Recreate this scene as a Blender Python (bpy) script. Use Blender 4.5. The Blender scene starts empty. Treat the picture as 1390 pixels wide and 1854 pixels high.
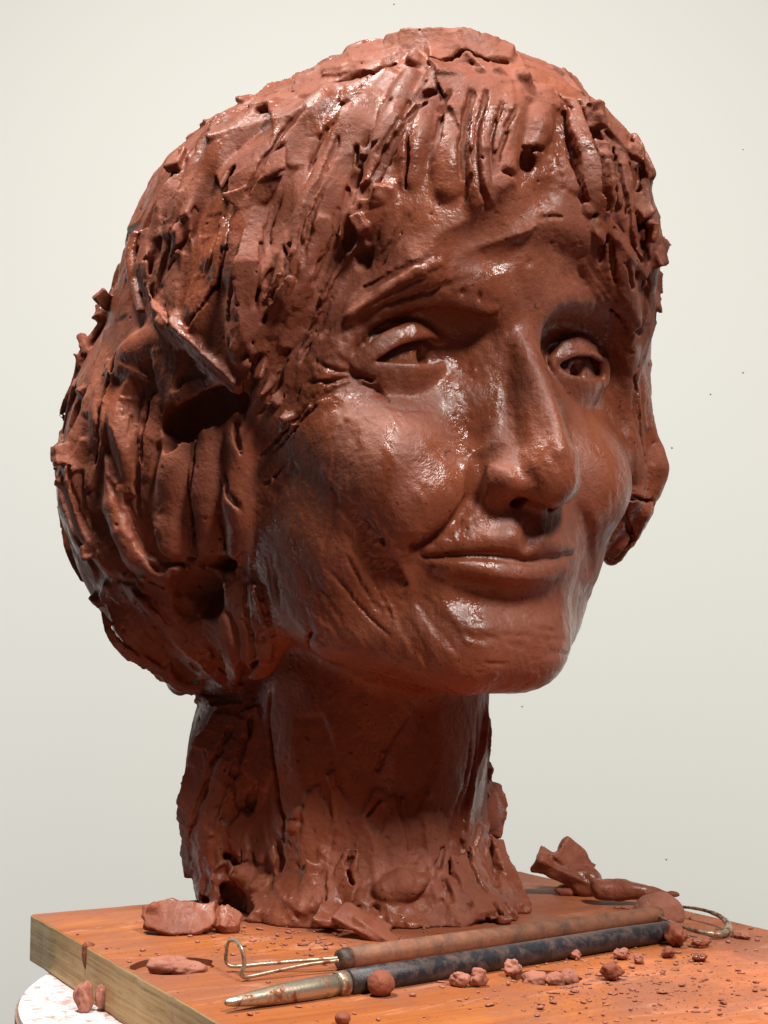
import bpy, math, random
import numpy as np
from concurrent.futures import ThreadPoolExecutor
from mathutils import Vector
from mathutils.bvhtree import BVHTree

# ------------------------------------------------------------------ camera, world, light (centimetres until the end)
S = 0.01
FPX, CX, CY = 2670.0, 695.0, 927.0            # focal length and centre in photograph pixels
PITCH = math.radians(5.22)
CAM = np.array([0.0, 0.0, 10.9])              # eye height over the board
YAW = math.radians(32.0)
ORG = np.array([-0.2, 64.0, 0.0])             # foot of the bust's axis on the board
scene = bpy.context.scene
col = scene.collection
cam = bpy.data.cameras.new('camera'); cam_o = bpy.data.objects.new('camera', cam); col.objects.link(cam_o)
cam_o.location = CAM * S; cam_o.rotation_euler = (math.pi / 2 + PITCH, 0, 0)
cam.sensor_fit = 'HORIZONTAL'; cam.sensor_width = 36; cam.lens = FPX / 1390 * 36; cam.clip_start = .01; cam.clip_end = 50
scene.camera = cam_o
world = bpy.data.worlds.new('World'); scene.world = world; world.use_nodes = True
world.node_tree.nodes['Background'].inputs[0].default_value = (.93, .97, 1.0, 1)
world.node_tree.nodes['Background'].inputs[1].default_value = 0.04
def area_lamp(name, loc, target, sx, sy, watts, colour):
    l = bpy.data.lights.new(name, 'AREA'); l.shape = 'RECTANGLE'; l.size = sx; l.size_y = sy; l.energy = watts; l.color = colour
    o = bpy.data.objects.new(name, l); col.objects.link(o); o.location = loc
    o.rotation_euler = (Vector(target) - Vector(loc)).to_track_quat('-Z', 'Y').to_euler(); return o
area_lamp('ceiling_lamp', (-.32, .42, 1.45), (-.03, .64, .12), .30, .22, 31, (1, .955, .90))
area_lamp('front_lamp', (.60, -.40, 1.32), (.02, .58, .18), .28, .28, 33, (1, .95, .90))
area_lamp('added_wall_fill', (-1.55, 1.35, -.30), (-.80, 1.9, -.30), .3, 1.8, 6.5, (.96, 1, 1))  # unseen strip added at the left to brighten the wall evenly
area_lamp('added_wall_fill', (1.55, 1.35, -.30), (.80, 1.9, -.30), .3, 1.8, 6.9, (1, .97, .90))  # its added counterpart at the right, slightly warmer, out of view too
scene.view_settings.view_transform = 'Standard'; scene.view_settings.look = 'None'
scene.view_settings.exposure = 0; scene.view_settings.gamma = 1
scene.cycles.max_bounces = 6; scene.cycles.diffuse_bounces = 2


# ------------------------------------------------------------------ frames
_s, _c = math.sin(YAW), math.cos(YAW)
RH = np.array([[_c, _s, 0], [_s, -_c, 0], [0, 0, 1.0]])     # world -> bust frame (x: its left, y: its front)
_fw = np.array([0, math.cos(PITCH), math.sin(PITCH)])
_up = np.array([0, -math.sin(PITCH), math.cos(PITCH)])
CH = RH @ (CAM - ORG)
def ray(u, v): return _fw + np.array([1.0, 0, 0]) * (u - CX) / FPX - _up * (v - CY) / FPX
def rayh(u, v): return RH @ ray(u, v)
def onx(u, v, x):
    d = rayh(u, v); return CH + d * ((x - CH[0]) / d[0])
def ony(u, v, y):
    d = rayh(u, v); return CH + d * ((y - CH[1]) / d[1])
def ground(u, v, z=0.0):
    d = ray(u, v); return CAM + d * ((z - CAM[2]) / d[2])
def to_px(p):
    w = np.asarray(p) @ RH + ORG - CAM; z = w @ _fw
    return CX + FPX * w[0] / z, CY - FPX * (w @ _up) / z
def to_world(P): return P @ RH + ORG            # RH is orthonormal

# ------------------------------------------------------------------ value noise
_rng = np.random.default_rng(7)
_TAB = _rng.random((64, 64, 64)).astype(np.float32) * 2 - 1
_ROT = np.array([[.36, .48, -.80], [-.80, .60, 0.0], [.48, .64, .60]], np.float32)
def noise(P, f, off=0.0):
    q = (P @ _ROT) * f + off
    i = np.floor(q).astype(np.int32); w = (q - i).astype(np.float32)
    w = w * w * (3 - 2 * w)
    i &= 63; j = (i + 1) & 63
    x0, y0, z0 = i[:, 0], i[:, 1], i[:, 2]; x1, y1, z1 = j[:, 0], j[:, 1], j[:, 2]
    a, b, c = w[:, 0], w[:, 1], w[:, 2]
    T = _TAB
    l = lambda p, q_, t: p + (q_ - p) * t
    return l(l(l(T[x0, y0, z0], T[x1, y0, z0], a), l(T[x0, y1, z0], T[x1, y1, z0], a), b),
             l(l(T[x0, y0, z1], T[x1, y0, z1], a), l(T[x0, y1, z1], T[x1, y1, z1], a), b), c)

# ------------------------------------------------------------------ distance-field operations
def rot(rx, ry, rz):
    rx, ry, rz = map(math.radians, (rx, ry, rz))
    cx, sx, cy, sy, cz, sz = math.cos(rx), math.sin(rx), math.cos(ry), math.sin(ry), math.cos(rz), math.sin(rz)
    return (np.array([[cz, -sz, 0], [sz, cz, 0], [0, 0, 1]]) @ np.array([[cy, 0, sy], [0, 1, 0], [-sy, 0, cy]]) @
            np.array([[1, 0, 0], [0, cx, -sx], [0, sx, cx]]))
def smin(a, b, k):
    if k <= 0: return np.minimum(a, b)
    h = np.maximum(k - np.abs(a - b), 0) / k
    return np.minimum(a, b) - h * h * k * 0.25
class Op:
    # mode: 'add' / 'cut'; fn(P) -> distance; c, R bounding sphere
    def __init__(s, fn, c, R, mode, k): s.fn, s.c, s.R, s.mode, s.k, s.w = fn, np.asarray(c, float), R, mode, k, False; s.lo, s.hi = s.c - R, s.c + R
def tight(o, Q, m):
    o.lo, o.hi = Q.min(0) - m, Q.max(0) + m; return o
def ell(c, r, R=None, mode='add', k=1.0, rough=0.0, rf=2.0):
    c = np.asarray(c, np.float32); r = np.asarray(r, np.float32)
    M = None if R is None else rot(*R).astype(np.float32)
    def fn(P):
        q = P - c
        if M is not None: q = q @ M
        k0 = np.sqrt(((q / r) ** 2).sum(1)); k1 = np.sqrt(((q / (r * r)) ** 2).sum(1)) + 1e-9
        d = k0 * (k0 - 1) / k1
        if rough: d = d + rough * noise(P, rf, c[0] * 7.3)
        return d
    return Op(fn, c, r.max() + rough, mode, k)
def box(c, hs, R=(0, 0, 0), rd=0.05, mode='add', k=0.2, rough=0.0, rf=2.0):
    c = np.asarray(c, np.float32); hs = np.asarray(hs, np.float32); M = (rot(*R) if not isinstance(R, np.ndarray) else R).astype(np.float32)
    def fn(P):
        q = np.abs((P - c) @ M) - hs + rd
        d = np.sqrt((np.maximum(q, 0) ** 2).sum(1)) + np.minimum(q.max(1), 0) - rd
        if rough: d = d + rough * noise(P, rf, c[0] * 5.1)
        return d
    return Op(fn, c, np.linalg.norm(hs) + rough, mode, k)
def tube(Q, r, mode='add', k=0.3, rough=0.0, rf=2.0):
    Q = np.asarray(Q, np.float32); r = np.broadcast_to(np.asarray(r, float), (len(Q),))
    c = (Q.min(0) + Q.max(0)) / 2; R = np.linalg.norm(Q - c, axis=1).max() + r.max() + rough
    def fn(P):
        best = None
        for i in range(len(Q) - 1):
            a, b = Q[i], Q[i + 1]; ab = b - a
            t = np.clip(((P - a) @ ab) / (ab @ ab + 1e-12), 0, 1)
            v = P - a - t[:, None] * ab
            d = np.sqrt((v * v).sum(1)) - (r[i] + (r[i + 1] - r[i]) * t)
            best = d if best is None else np.minimum(best, d)
        if rough: best = best + rough * noise(P, rf, float(Q[0, 0] * 9.1))
        return best
    return tight(Op(fn, c, R, mode, k), Q, r.max() + rough)
def ribbon(Q, N, hw, hn, mode='add', k=0.1, rd=0.03, rough=0.0, rf=3.0, twist=0.0, comb=0.0):
    # slab swept along Q: half width hw across, half thickness hn along the normals N; twist tilts it (radians)
    Q = np.asarray(Q, np.float32); N = np.asarray(N, np.float32)
    n = len(Q); hw = np.broadcast_to(np.asarray(hw, float), (n,)); hn = np.broadcast_to(np.asarray(hn, float), (n,))
    c = (Q.min(0) + Q.max(0)) / 2; R = np.linalg.norm(Q - c, axis=1).max() + math.hypot(hw.max(), hn.max()) + rough
    segs = []; ph0 = float(abs(Q[0, 0] * 3.1 + Q[0, 2] * 1.7) % 6.28)
    for i in range(n - 1):
        t = Q[i + 1] - Q[i]; L = np.linalg.norm(t) + 1e-9; t = t / L
        nn = N[i] + N[i + 1]; nn = nn - t * (nn @ t); nn /= np.linalg.norm(nn) + 1e-9
        b = np.cross(t, nn)
        nn, b = nn * math.cos(twist) + b * math.sin(twist), b * math.cos(twist) - nn * math.sin(twist)
        segs.append([np.asarray(q_, np.float32) for q_ in (Q[i], t, L, nn, b)])
    def fn(P):
        best = None
        e = rough * noise(P, rf, float(Q[0, 0] * 9.1 + Q[0, 2])) + .35 * rough * noise(P, rf * 2.7, 3.3) if rough else 0.0
        for i, (a, t, L, nn, b) in enumerate(segs):
            v = P - a; s = v @ t; f = np.clip(s / L, 0, 1)
            ds = np.maximum(np.maximum(-s, s - L) + (e if i in (0, n - 2) else 0), 0)
            w = hw[i] + (hw[i + 1] - hw[i]) * f; h = hn[i] + (hn[i + 1] - hn[i]) * f
            vb = v @ b; qb = np.abs(vb) - w + rd + e; qn = np.abs(v @ nn) - h + rd
            if comb: qn = qn + comb * (np.sin(vb * 21 + ph0) + .7 * np.sin(vb * 34 + 2 * ph0) + .5 * np.sin(vb * 13 + .3 * s)) * np.sin(np.clip(s * .9 + ph0, -9, 99)).clip(-.2, 1)
            d = np.sqrt(np.maximum(qb, 0) ** 2 + np.maximum(qn, 0) ** 2 + ds * ds) + np.minimum(np.maximum(qb, qn), 0) - rd
            best = d if best is None else np.minimum(best, d)
        return best
    return tight(Op(fn, c, R, mode, k), Q, math.hypot(hw.max(), hn.max()) + rough)
def warp(P):
    # slow irregular bending of the points, so that no tool mark has a ruled edge
    x, y, z = P[:, 0], P[:, 1], P[:, 2]
    f = np.float32
    wx = .07 * np.sin(1.31 * y + 1.73 * z + .7) + .014 * np.sin(3.1 * z - 2.3 * y + 1.9 * x) + .005 * np.sin(7.3 * y + 5.1 * z + 2 * np.sin(2.2 * x))
    wy = .07 * np.sin(1.53 * z + 1.17 * x + 2.1) + .014 * np.sin(2.7 * x + 3.3 * z - 1.4 * y) + .005 * np.sin(6.7 * z - 5.9 * x + 2 * np.sin(2.6 * y))
    wz = .07 * np.sin(1.41 * x - 1.29 * y + 4.2) + .014 * np.sin(2.9 * y - 2.1 * x + 1.3 * z) + .005 * np.sin(7.9 * x + 4.7 * y + 2 * np.sin(1.8 * z))
    return P + np.stack([wx, wy, wz], 1).astype(f)
def run_ops(ops, P, bc, br, st, mg):
    """field of the operations at points P, grouped in runs (blocks) so that each touches only what it can reach"""
    d = np.full(len(P), 99.0, np.float32); PW = warp(P)
    bc = bc.astype(np.float32)
    for op in ops:
        g = br + mg + op.k + (.17 if op.w else 0)
        sel = np.nonzero(((bc > op.lo - g) & (bc < op.hi + g)).all(1))[0]
        if len(sel) == 0: continue
        if len(sel) == len(bc): i = slice(None)
        else:
            brk = np.nonzero(np.diff(sel) > 1)[0]
            a = st[sel[np.r_[0, brk + 1]]]; b = st[sel[np.r_[brk, len(sel) - 1]] + 1]
            i = np.concatenate([np.arange(p, q) for p, q in zip(a, b)])
        b = op.fn((PW if op.w else P)[i]).astype(np.float32)
        d[i] = smin(d[i], b, op.k) if op.mode == 'add' else -smin(-d[i], b, op.k)
    return d
def field(ops, I, lo, step, off, B, post=None):
    """evaluate at lattice indices I (any order); threads share the work"""
    bk = pack(I // B); order = np.argsort(bk, kind='stable'); bks = bk[order]
    ub, st = np.unique(bks, return_index=True); st = np.append(st, len(bks))
    P = (lo + (I[order] + off) * step).astype(np.float32)
    bc = lo + (unpack(ub) + 0.5) * B * step
    T = 4 if len(P) > 20000 else 1
    cut = np.searchsorted(st, np.linspace(0, len(P), T + 1)); cut[-1] = len(ub); cut[0] = 0
    def job(t):
        p, q = cut[t], cut[t + 1]
        if q <= p: return np.zeros(0, np.float32)
        s0 = st[p]; Pt = P[s0:st[q]]
        r = run_ops(ops, Pt, bc[p:q], B * step * 0.51, st[p:q + 1] - s0, step * 1.1 + .15)
        return post(Pt, r) if post is not None else r
    with ThreadPoolExecutor(4) as ex: dv = np.concatenate(list(ex.map(job, range(T))))
    d = np.empty(len(P), np.float32); d[order] = dv
    return d
OFFS = np.array([[i, j, k] for i in (0, 1) for j in (0, 1) for k in (0, 1)], np.int64)
def pack(I): return (I[:, 0] << 42) | (I[:, 1] << 21) | I[:, 2]
def unpack(K): return np.stack([K >> 42, (K >> 21) & 0x1FFFFF, K & 0x1FFFFF], 1)
def polygonise(ops, lo, hi, h, levels, post=None):
    """sparse surface nets: cells refined only near the surface; returns vertices and quads"""
    lo = np.asarray(lo, float); H = h * 2 ** levels
    n = np.ceil((np.asarray(hi) - lo) / H).astype(int)
    g = np.stack(np.meshgrid(*[np.arange(k) for k in n], indexing='ij'), -1).reshape(-1, 3).astype(np.int64)
    size = H
    for lev in range(levels):
        d = field(ops, g, lo, size, 0.5, 2)
        g = g[np.abs(d) < size * 0.95 + 0.15]
        g = (g[:, None, :] * 2 + OFFS[None]).reshape(-1, 3); size /= 2
    cells = g
    ck, inv = np.unique(pack((cells[:, None, :] + OFFS[None]).reshape(-1, 3)), return_inverse=True)
    inv = inv.reshape(-1, 8)
    d = field(ops, unpack(ck), lo, h, 0.0, 8, post)
    dc = d[inv]                                       # (cells, 8)
    neg = dc < 0; cnt = neg.sum(1)
    act = (cnt > 0) & (cnt < 8)
    cells = cells[act]; dc = dc[act]; inv = inv[act]
    EDG = [(0, 4), (1, 5), (2, 6), (3, 7), (0, 2), (1, 3), (4, 6), (5, 7), (0, 1), (2, 3), (4, 5), (6, 7)]
    acc = np.zeros((len(cells), 3)); num = np.zeros(len(cells))
    for a, b in EDG:
        da, db = dc[:, a], dc[:, b]; m = (da < 0) != (db < 0)
        t = np.where(m, da / np.where(m, da - db, 1), 0)
        p = OFFS[a] + t[:, None] * (OFFS[b] - OFFS[a])
        acc[m] += p[m]; num += m
    V = lo + (cells + acc / num[:, None]) * h
    key = pack(cells); o = np.argsort(key); ks = key[o]
    def find(k):
        j = np.clip(np.searchsorted(ks, k), 0, len(ks) - 1)
        return np.where(ks[j] == k, o[j], -1)
    quads = []
    for ax, (a, b) in enumerate([(0, 4), (0, 2), (0, 1)]):
        m = (dc[:, a] < 0) != (dc[:, b] < 0)
        I = cells[m]; flip = dc[m, a] < 0
        u, v = [(1, 2), (2, 0), (0, 1)][ax]
        eu = np.zeros(3, np.int64); eu[u] = 1; ev = np.zeros(3, np.int64); ev[v] = 1
        q = np.stack([find(pack(I)), find(pack(I - eu)), find(pack(I - eu - ev)), find(pack(I - ev))], 1)
        ok = (q >= 0).all(1) & (I > 0).all(1)
        q[~flip] = q[~flip][:, ::-1]
        quads.append(q[ok])
    return V, np.concatenate(quads)

# ------------------------------------------------------------------ the bust: large forms (bust frame, cm)
def cyl_open(cx, cz, rx, rz, y0, k):
    def fn(P):
        q = np.stack([(P[:, 0] - cx) / rx, (P[:, 2] - cz) / rz], 1)
        k0 = np.sqrt((q ** 2).sum(1)); k1 = np.sqrt((q[:, 0] / rx) ** 2 + (q[:, 1] / rz) ** 2) + 1e-9
        return np.maximum(k0 * (k0 - 1) / k1, y0 - P[:, 1])
    return Op(fn, (cx, y0 + 8, cz), 20, 'cut', k)
A = []
# hair mass
A += [ell((0.3, -0.1, 24.6), (11.0, 11.6, 11.4), k=1),
      ell((1.5, 2.7, 28.2), (9.2, 9.0, 8.3), k=1.5),
      ell((-4.2, -5.2, 18.8), (7.9, 8.9, 9.6), k=1.8),
      ell((-2.2, -2.4, 26.6), (8.2, 8.6, 8.6), k=1.2),
      ell((5.3, 0.4, 25.0), (6.4, 8.0, 6.0), k=1.2),
      ell((5.4, 0.4, 18.8), (6.8, 8.1, 5.6), k=1.2)]
A += [cyl_open(0.0, 16.5, 8.1, 10.0, 2.6, 0.8),
      cyl_open(0.0, 9.5, 9.5, 4.6, -1.0, 0.8)]
A += [ell((-6.4, .2, 13.4), (1.6, 2.1, 3.9), R=(14, 0, 0), k=1.2), ell((-7.4, 1.6, 17.6), (1.5, 2.2, 3.0), k=1.0)]
FACE0 = len(A)
A += [ell((0, 2.4, 20), (7.6, 7.5, 10.5), k=.6),
      ell((0, 2.8, 26.2), (7.9, 8.3, 7.0), k=1.2),
      ell((-.2, 3.9, 13.9), (5.5, 6.1, 4.7), k=1.5),
      ell((-.1, 7.7, 14.7), (3.7, 3.1, 3.0), k=1.6),
      ell((-.1, 9.0, 15.2), (2.3, 1.9, 1.4), k=1.0),
      ell((-.35, 8.4, 11.1), (2.6, 2.0, 1.85), k=1.6)]
for s in (-1, 1):
    A += [tube([(s * 1.8 - .3, 8.5, 10.9), (s * 4.8 - .2, 5.4, 11.9), (s * 5.6, 1.0, 13.9)], (1.4, 1.55, 1.6), k=1.6),
          ell((s * 5.3, 6.4, 18.8), (2.3, 2.2, 1.9), k=1.6),
          ell((s * 4.4, 4.8, 15.7), (3.1, 3.6, 3.7), k=1.5),
          ell((s * 5.8, 2.2, 18.2), (2.1, 4.0, 4.2), k=1.5),
          ell((s * 4.2, 7.9, 17.5), (2.6, 2.25, 2.3), k=1.2),
          tube([(s * 1.0, 9.6, 23.9), (s * 3.8, 9.4, 24.5), (s * 6.6, 7.2, 23.7)], (0.8, .95, .8), k=1.0)]
for s, ez in ((-1, 21.6), (1, 22.1)):
    A += [ell((s * 3.8, 10.25, ez + .35), (2.4, 1.9, 1.45), mode='cut', k=1.1)]
for s, ez in ((-1, 21.4), (1, 21.9)):
    A += [ell((s * 6.2, 6.5, ez), (1.4, 1.4, 2.2), k=.9)]
for s, ez in ((-1, 22.75), (1, 23.2)):
    A += [ell((s * 2.4, 10.35, ez - .2), (1.0, 1.1, .7), mode='cut', k=.7)]
# nose
A += [tube([(0, 9.5, 23.4), (0, 10.85, 20.6), (0, 11.75, 17.9)], (.72, .76, 1.0), k=.7),
      ell((0, 11.75, 17.1), (1.1, 1.2, 1.15), k=.7)]
for s in (-1, 1):
    A += [tube([(s * .7, 9.2, 21.8), (s * 1.1, 10.2, 18.2)], (.6, .85), k=.8),
          ell((s * (1.5 if s < 0 else 1.05), 10.75, 17.05), (.72 if s < 0 else .65, 1.25, .82), k=.75)]
# neck and foot
NECK0 = len(A)
A += [tube([(0, -1.2, -1), (0.1, -1.0, 5), (0.1, -.4, 12)], (5.4, 5.1, 5.0), k=.6),
      ell((-4.0, -4.4, 4.4), (2.8, 3.1, 6.8), k=.8),
      ell((5.5, -.6, 3.6), (1.2, 1.3, 1.5), k=.3),
      ell((0, -.6, -.3), (6.8, 6.4, 2.4), k=1.6, rough=.4, rf=.8)]

# ------------------------------------------------------------------ ray casts on the forms so far
def make_bvh(ops, h=0.25):
    V, Q = polygonise(ops, (-14.5, -16.5, -0.3), (14.5, 15, 40), h, 2)
    return BVHTree.FromPolygons(V.tolist(), Q.tolist())
BV = None
def hit(u, v):
    d = rayh(u, v); d /= np.linalg.norm(d)
    r = BV.ray_cast(Vector(CH), Vector(d))
    if r[0] is None:                               # off the edge: nearest point to the ray
        best = None
        for t in np.linspace(52, 72, 41):
            n = BV.find_nearest(Vector(CH + d * t))
            if best is None or n[3] < best[3]: best = n
        r = best
    n = np.array(r[1])
    if n @ d > 0: n = -n
    return np.array(r[0]), n
def smooth_path(P, m):
    P = np.asarray(P, float)
    if len(P) == 2: return P[0] + (P[1] - P[0]) * np.linspace(0, 1, m)[:, None]
    E = np.vstack([2 * P[0] - P[1], P, 2 * P[-1] - P[-2]])
    out = []
    for t in np.linspace(0, len(P) - 1 - 1e-6, m):
        i = int(t); f = t - i
        a, b, c, d = E[i], E[i + 1], E[i + 2], E[i + 3]
        out.append(0.5 * (2 * b + (c - a) * f + (2 * a - 5 * b + 4 * c - d) * f * f + (3 * b - a - 3 * c + d) * f ** 3))
    return np.array(out)
def path(P, m=None):
    P = np.asarray(P, float)
    L = np.linalg.norm(np.diff(P, axis=0), axis=1).sum()
    m = m or int(np.clip(L / 28, 3, 14))
    H = [hit(*p) for p in smooth_path(P, m)]
    Q = np.array([h[0] for h in H]); N = np.array([h[1] for h in H])
    N2 = N.copy(); N2[1:-1] = N[1:-1] + .5 * (N[:-2] + N[2:]); N2 /= np.linalg.norm(N2, axis=1)[:, None]
    return Q, N2
CPP = 0.0226                                        # cm per photograph pixel at the bust
def prof(m, v, e=0.35):                             # width profile: tapers at both ends
    t = np.linspace(0, 1, m); return v * (e + (1 - e) * np.sin(np.pi * np.clip(t, .04, .96)) ** .6)
def ridge(P, r, emb=0.5, k=0.2, rough=0.0, rf=3.0, e=.4):
    Q, N = path(P); return tube(Q + N * (r * (1 - 2 * emb)), prof(len(Q), r, e), k=k, rough=rough, rf=rf)
def scoop(P, R, depth, k=0.15, rough=0.0):
    Q, N = path(P); dd = prof(len(Q), depth, .1)
    return tube(Q + N * (R - dd)[:, None], R, mode='cut', k=k, rough=rough)
def groove(P, w, depth, k=0.06, twist=0.0, rough=0.02, rf=4.0, comb=None):
    Q, N = path(P); hn = 0.8
    return ribbon(Q + N * (hn - prof(len(Q), depth, .3))[:, None], N, np.maximum(prof(len(Q), w * CPP / 2, .5), .07), hn, mode='cut', k=k, twist=twist, rough=rough, rf=rf, comb=(.016 if w > 11 else 0) if comb is None else comb)
def slab(P, w, th, k=0.2, twist=0.0, lift=0.0, rough=0.05, rf=2.0, e=.4):
    Q, N = path(P)
    return ribbon(Q + N * lift * .4, N, prof(len(Q), w * 1.2 * CPP / 2, e), th * .5, k=k, twist=twist * .8, rough=max(rough * .8, .03), rf=rf, comb=.014)
def flake(u, v, r, out=0.0, k=0.06, rough=0.0):
    q, n = hit(u, v); r = np.array(r if np.ndim(r) else (r, r, r), float) * (1.15, .75, 1.1); m = float(r.min())
    R = ((u * 7.1) % 80 - 40, (v * 5.3) % 70 - 35, (u * 3.7 + v) % 180)
    return box(q + n * out * .5, r, R, rd=.05, k=k, rough=.28 * m, rf=min(.9 / m, 4.5))
def pit(u, v, r, depth=0.0, k=0.15, rough=.04):
    q, n = hit(u, v); return ell(q - n * depth, r if np.ndim(r) else (r, r, r), mode='cut', k=k, rough=rough)
def lump(u, v, r, out=0.0, k=0.1, rough=0.06, R=None, rf=2.5):
    q, n = hit(u, v); r = np.array(r if np.ndim(r) else (r, r, r), float); m = r.mean()
    if R is None: R = ((u * 7.1) % 60 - 30, (v * 5.3) % 60 - 30, (u * 3.7 + v) % 90)
    o = ell(q + n * out * .5, r * 1.1, R=R, k=k, rough=.34 * m, rf=min(1.1 / m, 4.5)); return o

# ------------------------------------------------------------------ face
BV = make_bvh(A)
# hollow of the temple under the overhanging fringe
TQ, TN = path([(720, 425), (640, 480), (575, 570), (520, 690)], 6)
A.append(tube(TQ + TN * 1.35, (1.5, 1.9, 2.0, 2.0, 1.9, 1.5), mode='cut', k=.6))
BV = make_bvh(A)
def on_ball(u, v, c, r):
    d = rayh(u, v); d /= np.linalg.norm(d); m = c - CH; t = m @ d; q2 = m @ m - t * t
    p = CH + d * (t - math.sqrt(r * r - q2)) if q2 < r * r else CH + d * t
    w = p - c; return c + w / np.linalg.norm(w) * r
def eye(ops, ctr, R, up_m, up_f, low_m, pupil, lr=.15):
    c = ctr; m = 13
    cb = c - (0, .10, 0); ops.append(ell(cb, (R - .11,) * 3, k=.08))
    a = smooth_path(up_m, m); b = smooth_path(up_f, m); l = smooth_path(low_m, m)
    hole = on_ball(*pupil, cb, R - .11); n = (hole - cb) / (R - .11)
    ops.append(ell(hole + n * .14, (.46, .46, .46), mode='cut', k=.16))
    ops.append(ell(hole - n * .2, (.29, .4, .29), mode='cut', k=.08))
    for f, rr in ((0.0, lr * .8), (.35, lr), (.7, lr * 1.2), (1.0, lr * 1.3)):
        Q = np.array([on_ball(*(a[i] * (1 - f) + b[i] * f), c, R + .22 - .06 * f) for i in range(m)])
        ops.append(tube(Q, prof(m, rr, .45), k=.2, rough=.025))
    for f, rr in ((0.0, lr * .7), (8, lr), (16, lr * 1.25), (25, lr * 1.5), (34, lr * 1.8), (44, lr * 2.2), (54, lr * 3.0)):
        Q = np.array([on_ball(*(l[i] + (0, f * math.sin(math.pi * (i + 1.5) / (m + 2)))), c, R + .10 - .007 * f) for i in range(m)])
        ops.append(tube(Q, prof(m, rr, .4 if f < 10 else .8), k=.2, rough=.02))
B = []
ce = onx(745, 648, -4.2); ce += (.25, -2.55, -.05)
eye(B, ce, 2.5, [(646, 668), (690, 640), (729, 618), (768, 608), (800, 616), (822, 639), (832, 664)],
    [(640, 655), (684, 618), (728, 596), (775, 585), (812, 594), (835, 622), (842, 655)],
    [(648, 668), (681, 661), (727, 662), (761, 664), (800, 664), (828, 668)], (770, 646))
ce = onx(1055, 668, 4.1); ce += (-.3, -2.45, -.05)
eye(B, ce, 2.5, [(1003, 664), (1018, 650), (1042, 641), (1070, 641), (1092, 654), (1104, 674), (1106, 692)],
    [(1000, 648), (1020, 624), (1045, 612), (1076, 611), (1104, 634), (1114, 665), (1110, 694)],
    [(1003, 666), (1020, 678), (1045, 686), (1080, 690), (1106, 690)], (1047, 673))
# mouth
up = [(766, 1000), (820, 990), (890, 980), (935, 978), (957, 988), (985, 981), (1040, 996)]
Q, N = path(up, 12); B.append(tube(Q - N * .12, prof(12, .36, .35), k=.45))
lo = [(795, 1020), (850, 1032), (920, 1041), (968, 1042), (1018, 1026)]
Q, N = path(lo, 10); B.append(tube(Q - N * .04, prof(10, .46, .25), k=.45))
ml = [(752, 995), (768, 1004), (792, 1008), (820, 1005), (860, 1004), (897, 1005), (930, 1010), (950, 1016), (975, 1014), (1000, 1010), (1044, 998)]
Q, N = path(ml, 18); B.append(tube(Q + N * .10, prof(18, .13, .5), mode='cut', k=.22, rough=.03))
B.append(tube(Q + N * .03, prof(18, .06, .4), mode='cut', k=.1, rough=.03))
B.append(pit(756, 999, .15, .0, k=.35)); B.append(ridge([(732, 975), (716, 1005), (726, 1045)], .5, .72, k=.7))
B.append(scoop([(840, 1078), (920, 1094), (1000, 1090)], .7, .28, k=.4))
B.append(scoop([(962, 935), (958, 960), (954, 980)], .4, .07, k=.3))
# folds beside the nose and mouth
B.append(ridge([(850, 850), (800, 905), (745, 945), (700, 975)], .95, .76, k=1.1))
B.append(scoop([(868, 868), (856, 900), (820, 938), (775, 968), (752, 978)], .3, .14, k=.3))
B.append(scoop([(1050, 925), (1062, 960), (1072, 990), (1070, 1030)], .25, .16, k=.25))
# nostrils, wing crease
q = onx(936, 904, -.85); B.append(ell(q + (0, -.1, .05), (.30, .6, .27), mode='cut', k=.15))
q = onx(1005, 915, .7); B.append(ell(q + (0, -.1, .05), (.22, .5, .22), mode='cut', k=.15))
B.append(scoop([(905, 815), (878, 822), (868, 850), (868, 880)], .3, .16, k=.25))
B.append(scoop([(905, 830), (935, 838), (955, 870)], .3, .09, k=.25))
# brow: strands dragged down and out over the near temple, creases below the eye
for P, w, dpt, tw in (([(868, 470), (760, 508), (670, 560), (615, 620)], 16, .10, .3), ([(860, 500), (780, 522), (690, 552), (630, 600)], 12, .09, -.2), ([(840, 455), (735, 492), (640, 550), (590, 610)], 14, .12, .2),
                      ([(895, 545), (878, 570), (872, 600)], 7, .08, 0), ([(868, 530), (850, 560), (846, 590)], 7, .08, 0), ([(840, 528), (820, 550), (806, 566)], 7, .08, 0), ([(910, 540), (900, 575), (893, 610)], 7, .06, 0)):
    o = groove(P, w, dpt, k=.08, twist=tw); o.w = True; B.append(o)
for P, r in (([(880, 562), (830, 548), (770, 545), (710, 562), (655, 600), (620, 640)], .27), ([(800, 478), (700, 520), (630, 575)], .14)):
    o = ridge(P, r, .6, k=.3, rough=.05); o.w = True; B.append(o)
for P, dpt in (([(640, 672), (675, 700), (700, 722)], .09), ([(640, 684), (605, 688), (560, 694)], .10), ([(635, 676), (600, 668), (570, 655)], .08), ([(640, 692), (610, 705), (580, 722)], .07), ([(700, 735), (760, 745), (830, 722)], .03),
               ([(650, 690), (690, 715), (705, 728)], .05), ([(835, 680), (860, 672), (880, 655)], .05), ([(820, 705), (850, 690), (870, 680)], .05)):
    B.append(groove(P, 5, dpt, k=.06))
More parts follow.
